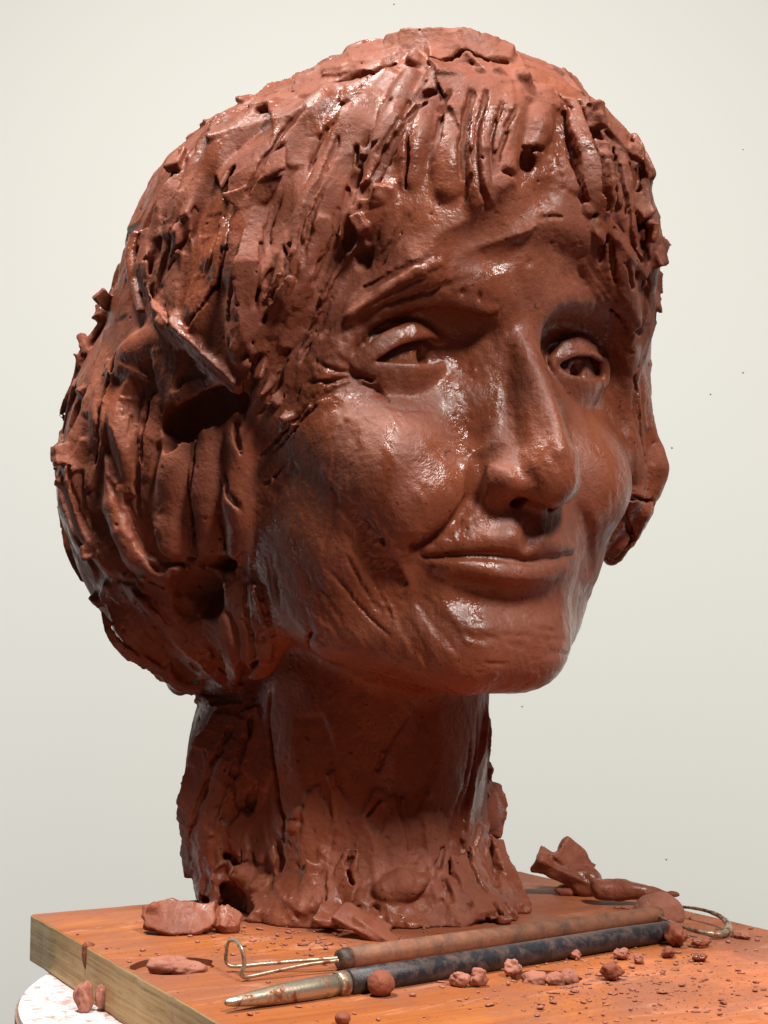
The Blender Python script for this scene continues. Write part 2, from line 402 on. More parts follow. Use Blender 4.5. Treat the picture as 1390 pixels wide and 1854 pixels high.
# smeared strokes down the cheek, jaw and chin
rs = random.Random(8)
for i in range(30):
    u = rs.uniform(520, 800); v = rs.uniform(760, 1120)
    if u > 650 and 700 < v < 1060: continue
    L = rs.uniform(60, 150); an = math.radians(rs.uniform(35, 80) if v > 880 else rs.uniform(85, 130))
    o = groove([(u, v), (u + L * .5 * math.cos(an) + rs.uniform(-6, 6), v + L * .5 * math.sin(an)), (u + L * math.cos(an), v + L * math.sin(an))], rs.choice((6, 24, 34, 44, 56)), rs.uniform(.010, .026), k=.12, twist=rs.uniform(-.06, .06)); B.append(o)
for i in range(16):
    u = rs.uniform(830, 1000); v = rs.uniform(1090, 1200)
    B.append(groove([(u, v), (u + rs.uniform(20, 50), v + rs.uniform(-4, 12))], rs.choice((4, 6, 12)), rs.uniform(.02, .05), k=.06, twist=rs.uniform(-.1, .1)))
for P, w in (([(600, 880), (612, 905), (600, 935)], 6), ([(630, 1010), (660, 1070), (690, 1110)], 5), ([(605, 1040), (660, 1110), (705, 1150)], 5), ([(650, 1000), (690, 1080), (710, 1120)], 4)):
    B.append(groove(P, w, .09, k=.05))
B.append(ridge([(942, 615), (962, 660), (985, 715), (1003, 770), (1014, 815)], .34, .66, k=.4))
B.append(ridge([(805, 880), (760, 925), (715, 955)], .8, .82, k=1.0))

# ------------------------------------------------------------------ hair: knife and thumb strokes that fall from the crown on every side
BV = make_bvh(A + B)
# the big soft locks first
Lk = []
for P, r, e in (([(600, 165), (520, 260), (450, 380), (420, 500)], .95, .5), ([(665, 175), (605, 300), (555, 420), (515, 540)], .85, .5), ([(545, 150), (450, 230), (365, 340), (310, 450)], 1.05, .5), ([(470, 180), (385, 260), (310, 370), (262, 480)], .9, .5),
                ([(400, 420), (370, 520), (350, 620)], .8, .4), ([(470, 420), (440, 540), (430, 650)], .8, .4),
                ([(330, 600), (265, 625), (210, 690), (172, 800)], 1.0, .5), ([(262, 650), (225, 760), (212, 900)], .95, .5), ([(325, 790), (312, 890), (312, 985)], .8, .8), ([(380, 790), (370, 890), (375, 988)], .75, .8), ([(432, 800), (430, 890), (432, 988)], .75, .8),
                ([(165, 740), (140, 830), (152, 930), (195, 1020)], 1.0, .5), ([(210, 920), (245, 1000), (300, 1040)], .9, .6), ([(195, 1070), (255, 1155), (335, 1228)], .95, .5), ([(255, 1080), (315, 1150), (395, 1222)], .7, .5),
                ([(740, 140), (702, 240), (668, 330)], .72, .7), ([(790, 140), (756, 240), (742, 325)], .72, .75), ([(842, 142), (816, 240), (812, 345)], .75, .8), ([(888, 148), (862, 250), (868, 375)], .78, .8), ([(940, 152), (914, 250), (908, 345)], .78, .8), ([(990, 178), (968, 235), (955, 275)], .75, .8),
                ([(1032, 182), (1056, 260), (1078, 345), (1092, 400)], .72, .5), ([(1076, 195), (1110, 270), (1126, 370), (1138, 450)], .75, .5), ([(1112, 235), (1145, 320), (1166, 430), (1176, 540)], .8, .5), ([(1092, 405), (1125, 480), (1152, 575)], .6, .5),
                ([(690, 140), (640, 105), (720, 90), (840, 92), (930, 110)], .7, .6), ([(1160, 690), (1172, 780), (1180, 880)], .6, .6), ([(1150, 900), (1165, 940), (1120, 1000)], .65, .6)):
    fr = 650 < P[0][0] < 1000 and P[-1][1] < 400 and P[0][1] < 185
    o = ridge(P, r * (.92 if fr else 1), .60 if fr else .66, k=.20 if fr else .30, rough=.06, rf=.9, e=e); o.w = True; Lk.append(o)
BV = make_bvh(A + B + Lk)
HC = np.array([.5, -.5, 24.0])
def from_axis(al, ph):
    d = np.array([math.sin(ph) * math.sin(al), math.sin(ph) * math.cos(al), math.cos(ph)])
    r = BV.ray_cast(Vector(HC + d * 30), Vector(-d))
    return (np.array(r[0]), np.array(r[1])) if r[0] is not None else (None, None)
Sh = list(Lk)
rg = random.Random(11)
tries = 0
while len(Sh) < 190 and tries < 4000:
    tries += 1
    al = rg.uniform(-math.pi, math.pi); ph = math.acos(rg.uniform(-.62, .99)); L = rg.uniform(.35, .9)
    dr = rg.uniform(-.25, .25); n = 5; Q = []; N = []
    for j in range(n):
        t = j / (n - 1); q, m = from_axis(al + dr * (t - .5) / max(math.sin(ph), .35), ph + L * (t - .5))
        if q is None or q[2] < 9.0 or (q[1] > 1.2 and (q[0] / 8.6) ** 2 + ((q[2] - 16.5) / 10.6) ** 2 < 1) or (q[2] < 14.5 and q[1] > -.5): Q = None; break
        if m @ (q - HC) < 0: m = -m
        Q.append(q); N.append(m)
    if Q is None: continue
    u, v = to_px(Q[2]); seen = N[2] @ (CH - Q[2]) > 0
    if seen and ((360 < u < 620 and 120 < v < 420) or rg.random() < .45): continue
    Q, N = np.array(Q), np.array(N); w = rg.choice((.8, 1.0, 1.2, 1.5) if seen else (.5, .7, .95, 1.2, 1.5)); kind = rg.random(); tw = rg.choice((-1, 1)) * rg.uniform(.03, .13)
    if kind < .58:
        th = rg.uniform(.05, .09) + .5 * abs(tw) * w
        o = ribbon(Q + N * rg.uniform(-.08, .0), N, prof(n, w, .3), th, k=.2, twist=tw, rough=.07, rf=1.6, comb=rg.choice((0, .012, .022)))
    elif kind < .97:
        o = ribbon(Q + N * (.6 - rg.uniform(.06, .13)), N, prof(n, w * .8, .5), .6, mode='cut', k=.10, twist=tw, rough=.05, rf=1.6, comb=rg.choice((0, .014, .024)))
    else:
        o = ribbon(Q + N * (.6 - rg.uniform(.15, .3)), N, prof(n, rg.uniform(.09, .15), .6), .6, mode='cut', k=.04, rough=.03)
    o.w = True; Sh.append(o)

# ------------------------------------------------------------------ hair: big locks and ledges traced one by one
BV = make_bvh(A + B + Sh)
Cc = []
# crown cap over the crevice
Cc += [slab([(600, 118), (680, 96), (760, 88), (850, 84), (925, 100)], 62, .30, lift=.0, rough=.08, rf=1.5),
       slab([(592, 132), (655, 116), (722, 97)], 30, .22, lift=.22, twist=-.2, rough=.06),
       groove([(596, 150), (632, 139), (673, 128), (705, 117)], 15, .55, rough=.08),
       groove([(763, 114), (803, 109), (844, 103), (879, 106), (914, 114)], 11, .5, rough=.08),
       lump(752, 112, .35, .1), lump(736, 62, .22, .1), lump(905, 132, .25, .05), lump(950, 140, .3, .05), lump(870, 128, .2, .05)]
# comb tracks in the fringe
Cc += [groove([(797, 152), (745, 205), (716, 255), (692, 300), (662, 340)], 19, .42, rough=.03),
       groove([(640, 175), (602, 222), (572, 270), (560, 322)], 16, .34, twist=.2),
       groove([(741, 224), (739, 290), (735, 332)], 9, .38),
       groove([(812, 172), (797, 230), (786, 292)], 12, .32, twist=.2),
       groove([(850, 165), (836, 240), (836, 300), (845, 356)], 18, .38, twist=-.15),
       groove([(886, 170), (866, 250), (876, 330), (892, 388)], 14, .38, twist=.15),
       groove([(910, 188), (890, 250), (894, 330)], 9, .26),
       groove([(935, 200), (915, 260), (905, 330)], 10, .24, twist=.2),
       groove([(700, 190), (668, 250), (640, 300)], 11, .24, twist=.2), groove([(770, 150), (722, 215), (690, 270)], 8, .2)]
# slope below the fringe
Cc += [scoop([(1000, 345), (930, 388), (868, 426), (800, 455)], 1.1, .30, k=.1),
       ridge([(963, 406), (925, 434), (872, 455), (845, 470)], .13, .35, rough=.04),
       scoop([(936, 446), (890, 466), (840, 476)], .8, .18, k=.1),
       groove([(968, 391), (1014, 391)], 7, .16), pit(960, 474, .1, 0),
       pit(955, 288, (.36, .36, .40), .22), pit(930, 317, (.42, .3, .16), .1), groove([(948, 266), (985, 266)], 8, .3), pit(958, 300, .3, .4)]
# torn hollow between fringe and temple
Cc += [pit(648, 326, .34, .1), pit(655, 345, .3, .1), pit(632, 425, (.28, .28, .7), .15), pit(655, 470, (.4, .4, .5), .1),
       flake(655, 404, (.5, .3, .35), .12), flake(690, 350, (.35, .2, .35), .05),
       groove([(690, 395), (672, 450), (640, 500)], 10, .22), groove([(735, 395), (705, 450), (668, 500)], 12, .2), groove([(618, 380), (600, 450), (575, 520)], 11, .25)]
# right of the parting: long smooth locks with deep gaps
Cc += [slab([(1036, 188), (1058, 262), (1078, 345), (1090, 395)], 32, .28, lift=.12, twist=-.15, rough=.03),
       groove([(1022, 205), (1030, 265), (1047, 335), (1062, 372)], 16, .5, rough=.06),
       slab([(1012, 285), (1030, 330), (1045, 350)], 22, .25, lift=0, rough=.06),
       slab([(999, 124), (1030, 140), (1055, 178)], 34, .16, lift=.22, twist=.35, rough=.05),
       slab([(1078, 190), (1102, 228), (1134, 268)], 30, .16, lift=.25, twist=.3, rough=.05),
       pit(1084, 242, (.45, .45, .35), .15), flake(1076, 216, (.35, .35, .45), .15, rough=.12), pit(1048, 190, .2, .1),
       slab([(1115, 265), (1125, 320), (1125, 370)], 40, .2, lift=.05, twist=.15),
       flake(1146, 275, .3, .1), flake(1168, 372, (.35, .35, .5), .15), slab([(1192, 498), (1196, 530), (1186, 562)], 26, .16, lift=.25, twist=.3),
       flake(1178, 420, (.25, .3, .4), .1), flake(1188, 460, (.3, .3, .5), .05)]
for i, v in enumerate((288, 305, 318, 334, 348, 364, 378)): Cc.append(lump(1094 + i * .8, v, .24 + .05 * (i % 2), .1, rough=.06))
Cc += [groove([(1104, 268), (1108, 330), (1112, 380)], 10, .3), groove([(1138, 300), (1143, 360), (1142, 420)], 8, .3),
       groove([(1078, 396), (1086, 440), (1090, 476)], 12, .3, rough=.06), lump(1080, 420, (.25, .25, .5), .05, rough=.1), lump(1062, 385, .25, .05, rough=.1)]
# far temple strands sweep down past the brow
for P, w, d in (([(1098, 400), (1108, 470), (1125, 540)], 10, .22), ([(1120, 385), (1130, 450), (1148, 520)], 9, .25), ([(1140, 400), (1150, 460), (1165, 520)], 9, .25),
                ([(1160, 410), (1170, 480), (1176, 560)], 8, .25), ([(1075, 490), (1100, 545), (1140, 600)], 10, .2), ([(1100, 490), (1130, 560), (1160, 610)], 8, .2)):
    Cc.append(groove(P, w, d, rough=.05))
Cc += [slab([(1085, 400), (1130, 440), (1168, 500)], 24, .14, lift=.08, twist=.3), slab([(1060, 470), (1100, 520), (1150, 590)], 30, .14, lift=.05, twist=.3)]
# far lower lock behind the cheek
Cc += [ridge([(1162, 690), (1180, 800), (1184, 880), (1156, 950), (1108, 1014)], .55, .62, k=.3, rough=.12, rf=1.2), slab([(1178, 840), (1172, 920), (1140, 985)], 30, .3, twist=.3, rough=.12),
       groove([(1150, 680), (1160, 760), (1168, 840)], 10, .3, rough=.06), groove([(1145, 905), (1160, 900), (1175, 905)], 10, .25, rough=.08), groove([(1130, 930), (1140, 970), (1120, 1005)], 12, .25, rough=.08)]
# left side: cap facets, scraped panel, the curled slab
Cc += [slab([(425, 200), (450, 285), (468, 365)], 118, .20, lift=.0, twist=-.06, rough=.02),
       slab([(500, 175), (540, 230), (530, 300)], 70, .18, lift=.0, twist=.1, rough=.03),
       groove([(386, 394), (368, 460), (346, 535), (335, 585)], 56, .22, twist=.08, rough=.03),
       groove([(391, 416), (376, 465), (352, 516)], 7, .34), groove([(414, 386), (408, 450), (386, 520), (345, 592)], 7, .36),
       groove([(432, 320), (420, 370), (408, 420)], 26, .14, twist=.2), groove([(440, 470), (436, 540), (432, 600)], 24, .16, twist=-.2),
       slab([(470, 380), (452, 460), (450, 560), (470, 640)], 40, .2, lift=.06, twist=.2), groove([(512, 430), (512, 500), (508, 580)], 10, .32),
       slab([(268, 428), (262, 490), (276, 552), (288, 576)], 44, .16, lift=.36, twist=-.25, rough=.03),
       ridge([(256, 430), (247, 490), (262, 560)], .30, .1, k=.12),
       slab([(262, 424), (290, 420), (318, 424)], 14, .10, lift=.38, rough=.08),
       groove([(305, 440), (295, 480), (285, 530)], 20, .18), groove([(330, 430), (312, 470), (300, 500)], 7, .2),
       slab([(288, 566), (330, 612), (372, 652), (428, 704)], 26, .34, lift=.30, twist=-.2, rough=.05, k=.3),
       lump(300, 585, (.4, .4, .3), .15, rough=.05),
       tube(*(lambda q: (q[0] - q[1] * .35, (.5, .95, 1.05, .6)))(path([(305, 800), (325, 762), (360, 738), (415, 722)], 4)), mode='cut', k=.06, rough=.14, rf=1.6),
       slab([(320, 722), (350, 708), (395, 690)], 24, .14, lift=.15, twist=.1, rough=.10, rf=4),
       slab([(198, 668), (180, 760), (166, 885)], 40, .18, lift=.12, twist=-.35, rough=.02),
       slab([(190, 660), (215, 665), (270, 682)], 16, .12, lift=.12, rough=.03),
       groove([(248, 688), (236, 740), (224, 800)], 46, .22, twist=.12, rough=.03), groove([(260, 700), (242, 745), (232, 795)], 6, .34),
       slab([(285, 720), (270, 790), (262, 860)], 34, .18, lift=.06, rough=.1)]
# gaps between the hanging locks over the ear
Cc += [groove([(338, 860), (345, 930), (352, 986)], 7, .34), groove([(396, 880), (398, 930), (402, 986)], 6, .26), groove([(400, 848), (408, 885), (424, 918)], 15, .30),
       groove([(440, 892), (490, 872), (524, 838)], 9, .16)]
for i in range(4):
    u, v = 455 + (i * 37) % 95, 660 + (i * 53) % 150
    Cc.append(flake(u, v, (.25 + .12 * (i % 3), .16, .25 + .15 * (i % 2)), .05))
for P, w, d in (([(560, 720), (520, 780), (470, 830)], 8, .2), ([(585, 700), (540, 770), (500, 820)], 7, .2), ([(470, 640), (450, 700), (440, 760)], 10, .25), ([(530, 620), (505, 690), (470, 750)], 9, .22),
                ([(560, 560), (530, 620), (500, 680)], 9, .25), ([(600, 540), (570, 600), (550, 650)], 8, .25), ([(440, 700), (430, 760), (432, 810)], 14, .3)):
    Cc.append(groove(P, w, d, rough=.07))
# ledge and hollows under the locks, curl behind the jaw
Cc += [ell(hit(392, 1040)[0], (.42, .5, .38), mode='cut', k=.1, rough=.05), pit(395, 1022, (1.2, .8, .35), .0, rough=.08),
       slab([(288, 1058), (330, 1042), (372, 1066)], 42, .22, lift=.10, rough=.05), groove([(300, 1026), (340, 1020), (372, 1010)], 8, .25),
       pit(358, 1080, (1.3, 1.2, 1.0), .15, rough=.1, k=.4), pit(335, 1110, (.5, .5, .6), .1, rough=.06), 
       slab([(192, 1062), (240, 1150), (308, 1228)], 66, .22, lift=.02, twist=.18, rough=.03), slab([(298, 1214), (345, 1242), (402, 1268)], 40, .16, lift=.08, twist=.35, rough=.05),
       groove([(208, 1048), (258, 1078), (302, 1130)], 13, .3, rough=.05), groove([(240, 1040), (270, 1055), (290, 1062)], 10, .35, rough=.1), lump(228, 1035, .3, .1, rough=.1), lump(262, 1045, .2, .15, rough=.1),
       slab([(160, 905), (185, 970), (225, 1030)], 60, .2, lift=.03, twist=-.25, rough=.02), slab([(225, 880), (250, 960), (290, 1010)], 50, .2, lift=.03, twist=.2, rough=.03),
       slab([(150, 800), (140, 870), (150, 940)], 30, .16, lift=.05, twist=.2)]
for P, w, d in (([(415, 1110), (432, 1175), (440, 1250)], 22, .14), ([(448, 1090), (460, 1160), (470, 1235)], 16, .14), ([(470, 1030), (482, 1110), (492, 1190)], 20, .12), ([(380, 1160), (400, 1200), (430, 1245)], 20, .14), ([(440, 1000), (452, 1050), (455, 1090)], 18, .16), ([(490, 990), (500, 1060), (515, 1130)], 26, .08)): Cc.append(groove(P, w, d, twist=.25, rough=.08))
Cc += [slab([(400, 1120), (415, 1180), (425, 1240)], 26, .3, twist=.3, rough=.1), slab([(462, 1060), (470, 1130), (480, 1200)], 24, .26, twist=-.3, rough=.1)]
# flakes that break the outline
for u, v, r, o in ((326, 296, (.30, .3, .5), .35), (190, 542, (.4, .25, .3), .3), (376, 222, (.3, .3, .2), .08), (160, 1000, (.25, .25, .3), .05), (150, 655, (.25, .3, .3), .05), (440, 175, (.35, .3, .15), .02)):
    Cc.append(flake(u, v, r, o))
rs = random.Random(77)
for u0, v0, n, sp in ((108, 850, 9, 26), (106, 812, 5, 16), (142, 700, 5, 22), (172, 620, 5, 22), (182, 1085, 4, 18)):
    for _ in range(max(2, n // 2)): Cc.append(flake(u0 + rs.gauss(0, sp * .35), v0 + rs.gauss(0, sp), (rs.uniform(.2, .4), rs.uniform(.2, .35), rs.uniform(.2, .5)), rs.uniform(-.25, .02), k=.15))
# facets on the curl below the locks
for P, w, d, tw in (([(180, 930), (205, 1010), (250, 1070)], 50, .12, .15), ([(235, 900), (262, 975), (300, 1020)], 40, .12, -.15), ([(200, 1085), (250, 1150), (310, 1200)], 44, .16, .2), ([(245, 1090), (300, 1160), (360, 1215)], 40, .14, -.18),
                    ([(290, 1110), (335, 1170), (395, 1220)], 34, .14, .2), ([(150, 860), (152, 930), (172, 1000)], 34, .1, .2), ([(320, 1200), (370, 1240), (430, 1262)], 36, .12, .2)):
    Cc.append(groove(P, w, d, twist=tw, rough=.06, k=.04))
# long sweeps of the tool through the big locks
for P, w, d in (([(560, 190), (500, 270), (455, 350)], 10, .16), ([(622, 250), (578, 340), (546, 430)], 12, .2), ([(350, 330), (322, 400), (300, 470)], 9, .15), ([(432, 470), (416, 560), (422, 640)], 12, .2), ([(482, 440), (470, 540), (470, 620)], 10, .22), ([(552, 430), (530, 520), (500, 600)], 12, .22),
                ([(210, 640), (190, 740), (180, 840)], 10, .2), ([(252, 800), (250, 880), (272, 960)], 14, .22), ([(132, 850), (146, 930), (176, 1000)], 10, .18), ([(285, 690), (268, 760), (262, 830)], 9, .2), ([(600, 330), (572, 400), (552, 470)], 9, .2), ([(680, 260), (640, 340), (612, 410)], 11, .2),
                ([(520, 330), (492, 410), (480, 480)], 14, .14), ([(300, 480), (300, 540), (320, 590)], 9, .16), ([(1060, 200), (1085, 290), (1100, 380)], 9, .22), ([(1120, 290), (1140, 380), (1150, 470)], 9, .2), ([(985, 150), (1015, 170), (1040, 200)], 9, .2)):
    Cc.append(groove(P, w, d, twist=.2, rough=.05))
# strands dragged over the temple, between fringe and ear
rs = random.Random(31)
for i in range(30):
    t = rs.random(); u = 690 - 190 * t + rs.uniform(-25, 25); v = 400 + 150 * t * rs.random() + rs.uniform(0, 60)
    L = rs.uniform(70, 160); sl = -.35 - .25 * rs.random()
    P = [(u, v), (u + sl * L * .5 + rs.uniform(-5, 5), v + L * .5), (u + sl * L * 1.05, v + L)]
    if i % 3 == 0: Cc.append(slab(P, rs.uniform(14, 34), rs.uniform(.1, .2), twist=rs.uniform(-.35, .35), lift=.02))
    else: Cc.append(groove(P, rs.choice((8, 12, 18, 26)), rs.uniform(.08, .18), twist=rs.uniform(-.3, .3), rough=.05))
for i in range(0): Cc.append(flake(rs.uniform(600, 700), rs.uniform(380, 520), (rs.uniform(.15, .3), .12, rs.uniform(.2, .4)), .04))
for o in Cc: o.w = True

# ------------------------------------------------------------------ neck and foot of the bust
Nn = []
Nn += [groove([(487, 1262), (489, 1340), (500, 1440), (520, 1500), (548, 1575)], 13, .40, rough=.05),
       slab([(415, 1300), (385, 1390), (355, 1490), (335, 1560)], 100, .30, lift=.05, twist=.08, rough=.10, rf=1.5),
       slab([(455, 1290), (458, 1350), (440, 1420)], 46, .26, lift=.12, rough=.08), slab([(470, 1380), (450, 1470), (480, 1550)], 60, .24, lift=.05, rough=.12, rf=2),
       slab([(345, 1540), (335, 1580)], 40, .3, lift=.15, rough=.1), lump(400, 1590, (.45, .4, .5), .1), lump(440, 1590, (.5, .4, .45), .15), lump(470, 1600, .35, .1),
       pit(400, 1552, (.5, .4, .18), .1), tube(*(lambda q: (q[0] - q[1] * .2, (.3, .6, .5)))(path([(370, 1625), (410, 1622), (445, 1640)], 3)), mode='cut', k=.1, rough=.12),
       slab([(500, 1530), (535, 1600), (562, 1648)], 62, .28, lift=.15, twist=.15, rough=.06), slab([(540, 1510), (565, 1560), (600, 1620)], 24, .2, lift=.1, rough=.1),
       slab([(735, 1441), (778, 1441)], 9, .08, lift=.1), slab([(742, 1425), (772, 1425)], 14, .06, lift=.04),
       slab([(690, 1430), (670, 1475), (630, 1490)], 22, .14, lift=.02, twist=.3, rough=.08), slab([(700, 1445), (730, 1470), (770, 1475)], 18, .12, lift=.02, rough=.08),
       groove([(620, 1490), (660, 1480), (690, 1445)], 7, .15), groove([(560, 1500), (590, 1540), (640, 1540)], 7, .2, rough=.06), groove([(700, 1340), (690, 1365), (685, 1390)], 9, .16), groove([(690, 1375), (705, 1340), (740, 1295)], 8, .1),
       slab([(530, 1480), (545, 1530), (575, 1560)], 40, .18, lift=.03, rough=.1), lump(540, 1470, .25, .08), lump(535, 1495, .3, .05), lump(590, 1540, .25, .05),
       slab([(690, 1570), (735, 1590), (760, 1610)], 70, .36, lift=.12, rough=.1), lump(720, 1600, (.9, .6, .55), .1, rough=.12),
       pit(860, 1625, (.4, .35, .3), .05), pit(690, 1640, (.5, .3, .2), .05), pit(655, 1600, (.3, .3, .2), .05),
       slab([(880, 1280), (872, 1360), (855, 1440), (835, 1540)], 22, .16, lift=.06, twist=.5, rough=.04), slab([(890, 1300), (885, 1380), (880, 1440)], 14, .12, lift=.05, rough=.04),
       groove([(866, 1290), (858, 1380), (838, 1480)], 6, .16), groove([(850, 1320), (845, 1400), (815, 1500)], 6, .1), groove([(880, 1450), (885, 1500), (900, 1550)], 10, .35, rough=.05),
       slab([(870, 1500), (860, 1570), (850, 1630)], 40, .24, lift=.05, rough=.08, rf=1.5), slab([(912, 1540), (918, 1590), (915, 1640)], 36, .3, lift=.05, rough=.1, rf=1.5), slab([(800, 1540), (820, 1600), (830, 1650)], 40, .22, lift=.05, rough=.1, rf=1.5),
       groove([(775, 1290), (760, 1380), (740, 1480)], 60, .08, k=.3, twist=.1), groove([(560, 1300), (575, 1380), (600, 1470)], 70, .06, k=.3)]
# torn strips dragged down from the neck and spread on the board
rg = random.Random(4)
for i in range(44):
    a = rg.uniform(-2.9, 2.2); r0 = rg.uniform(5.0, 5.7); r1 = rg.uniform(5.6, 7.0) + (.5 if -2.4 < a < -.6 else 0); z0 = rg.uniform(.9, 3.0)
    d = np.array([math.cos(a), -math.sin(a), 0]); c = np.array([0, -1.0, 0]); da = rg.uniform(-.12, .12); d1 = np.array([math.cos(a + da), -math.sin(a + da), 0])
    Q = [c + d * r0 + (0, 0, z0), c + (d + d1) / 2 * (r0 * .6 + r1 * .4) + (0, 0, z0 * .45), c + d1 * r1 + (0, 0, rg.uniform(.05, .3))]
    Nv = [d + (0, 0, .1), d + (0, 0, .35), d1 + (0, 0, .8)]
    Nn.append(ribbon(Q, Nv, (rg.uniform(.2, .5), rg.uniform(.3, .7), rg.uniform(.2, .6)), (.1, rg.uniform(.14, .3), rg.uniform(.08, .22)), k=.05, twist=rg.uniform(-.5, .5), rough=.10, rf=2.4))
for i in range(46):
    a = rg.uniform(-2.6, 1.7); rr = rg.uniform(6.0, 7.9) * (1.08 if -2.2 < a < -.8 else .95); s = rg.uniform(.16, .42) * (1.1 if rr < 6.8 else .7)
    Nn.append(box((rr * math.cos(a), -rr * math.sin(a) * .95 - .8, rg.uniform(.02, .2)), (s * rg.uniform(.8, 1.7), s * rg.uniform(.6, 1.2), s * rg.uniform(.35, .8)),
                  (rg.uniform(-35, 35), rg.uniform(-35, 35), rg.uniform(0, 180)), rd=.05, k=.05, rough=.09, rf=2.5))
Nn.append(slab([(898, 1425), (915, 1465), (905, 1515)], 40, .4, twist=.3, rough=.15, rf=1.5))
for u, v, r, dp in ((430, 1560, (.5, .4, .22), .1), (380, 1600, (.5, .5, .3), .1), (455, 1455, (.3, .3, .5), .05)): Nn.append(pit(u, v, r, dp, rough=.1))
for P in ([(470, 1300), (430, 1400), (400, 1480)], [(420, 1330), (380, 1430), (350, 1520)], [(480, 1420), (455, 1480), (440, 1540)]): Nn.append(groove(P, 16, .16, twist=.3, rough=.12, rf=2))
for P, w, th, tw in (([(560, 1430), (575, 1500), (560, 1590)], 40, .2, .3), ([(640, 1480), (650, 1550), (640, 1630)], 50, .22, -.3), ([(700, 1500), (690, 1560), (700, 1620)], 36, .2, .25), ([(780, 1480), (790, 1550), (800, 1630)], 44, .2, .2), ([(600, 1400), (612, 1450), (606, 1500)], 22, .12, .3),
                     ([(440, 1440), (430, 1500), (440, 1560)], 36, .25, -.3), ([(395, 1440), (380, 1500), (372, 1570)], 34, .22, .3)):
    Nn.append(slab(P, w, th, twist=tw, lift=.05, rough=.12, rf=2))
for i in range(26):
    u, v = (rg.uniform(350, 500), rg.uniform(1320, 1560)) if i < 12 else (rg.uniform(500, 880), rg.uniform(1440, 1560)); L = rg.uniform(40, 110)
    P = [(u, v), (u + rg.uniform(-15, 15), v + L * .5), (u + rg.uniform(-22, 22), v + L)]
    Nn.append(groove(P, rg.choice((8, 14, 26, 40)), rg.uniform(.05, .14), twist=rg.uniform(-.25, .25), rough=.1, rf=2) if i % 2 else slab(P, rg.uniform(20, 50), rg.uniform(.12, .26), twist=rg.uniform(-.3, .3), rough=.14, rf=2))
for o in Nn: o.w = True
FLOOR = Op(lambda P: P[:, 2] - 0.0, (0, 0, -3), 30, 'cut', 0.0)      # the board it stands on
ALL = A + B + Sh + Cc + Nn + [FLOOR]

# ------------------------------------------------------------------ small relief: dragged clay, pits, torn grain
def post(P, d):
    near = np.nonzero(np.abs(d) < .35)[0]
    p = P[near]
    v = p - np.array(HC, np.float32)
    al = np.arctan2(v[:, 0], v[:, 1]); r = np.sqrt((v * v).sum(1)); ph = np.arccos(np.clip(v[:, 2] / r, -1, 1))
    x, y, z = p[:, 0], p[:, 1], p[:, 2]
    infc = np.clip((1.08 - np.sqrt((x / 8.3) ** 2 + ((z - 16.3) / 10) ** 2)) * 6, 0, 1) * np.clip((y - 2.0) * .7, 0, 1)
    hairy = np.clip((z - 8.5) * .6, 0, 1) * (1 - infc); low = np.clip((3.2 - z) / 2.4, 0, 1)
    rag = np.clip(noise(p, .55, 5.0) * 2.2 - .25, 0, 1)
    strand = noise(np.stack([al * 9.0 * np.maximum(np.sin(ph), .25), ph * 2.2, r * .4], 1), 1.6)
    fine = noise(p, 6.5, 2.0)
    e = .030 * noise(p, .8) + .010 * noise(p, 2.6, 9.0)
    e *= (1 - .55 * infc)
    e += hairy * (.034 * strand * (.15 + rag) + .030 * fine * rag)
    e += infc * (.020 * noise(np.stack([x + z * .55, y, z * .35 - x * .2], 1), 4.2, 1.0) + .016 * fine * (.25 + rag))
    e += low * (.04 * noise(p, 3.2, 4.0) + .03 * fine)
    e += (1 - hairy) * (1 - infc) * (1 - low) * .014 * fine
    e += np.maximum(noise(p, 5.2, 7.0) - .80, 0) * 1.5 * (1 - .93 * infc)
    out = d.copy(); out[near] += e.astype(np.float32)
    return out

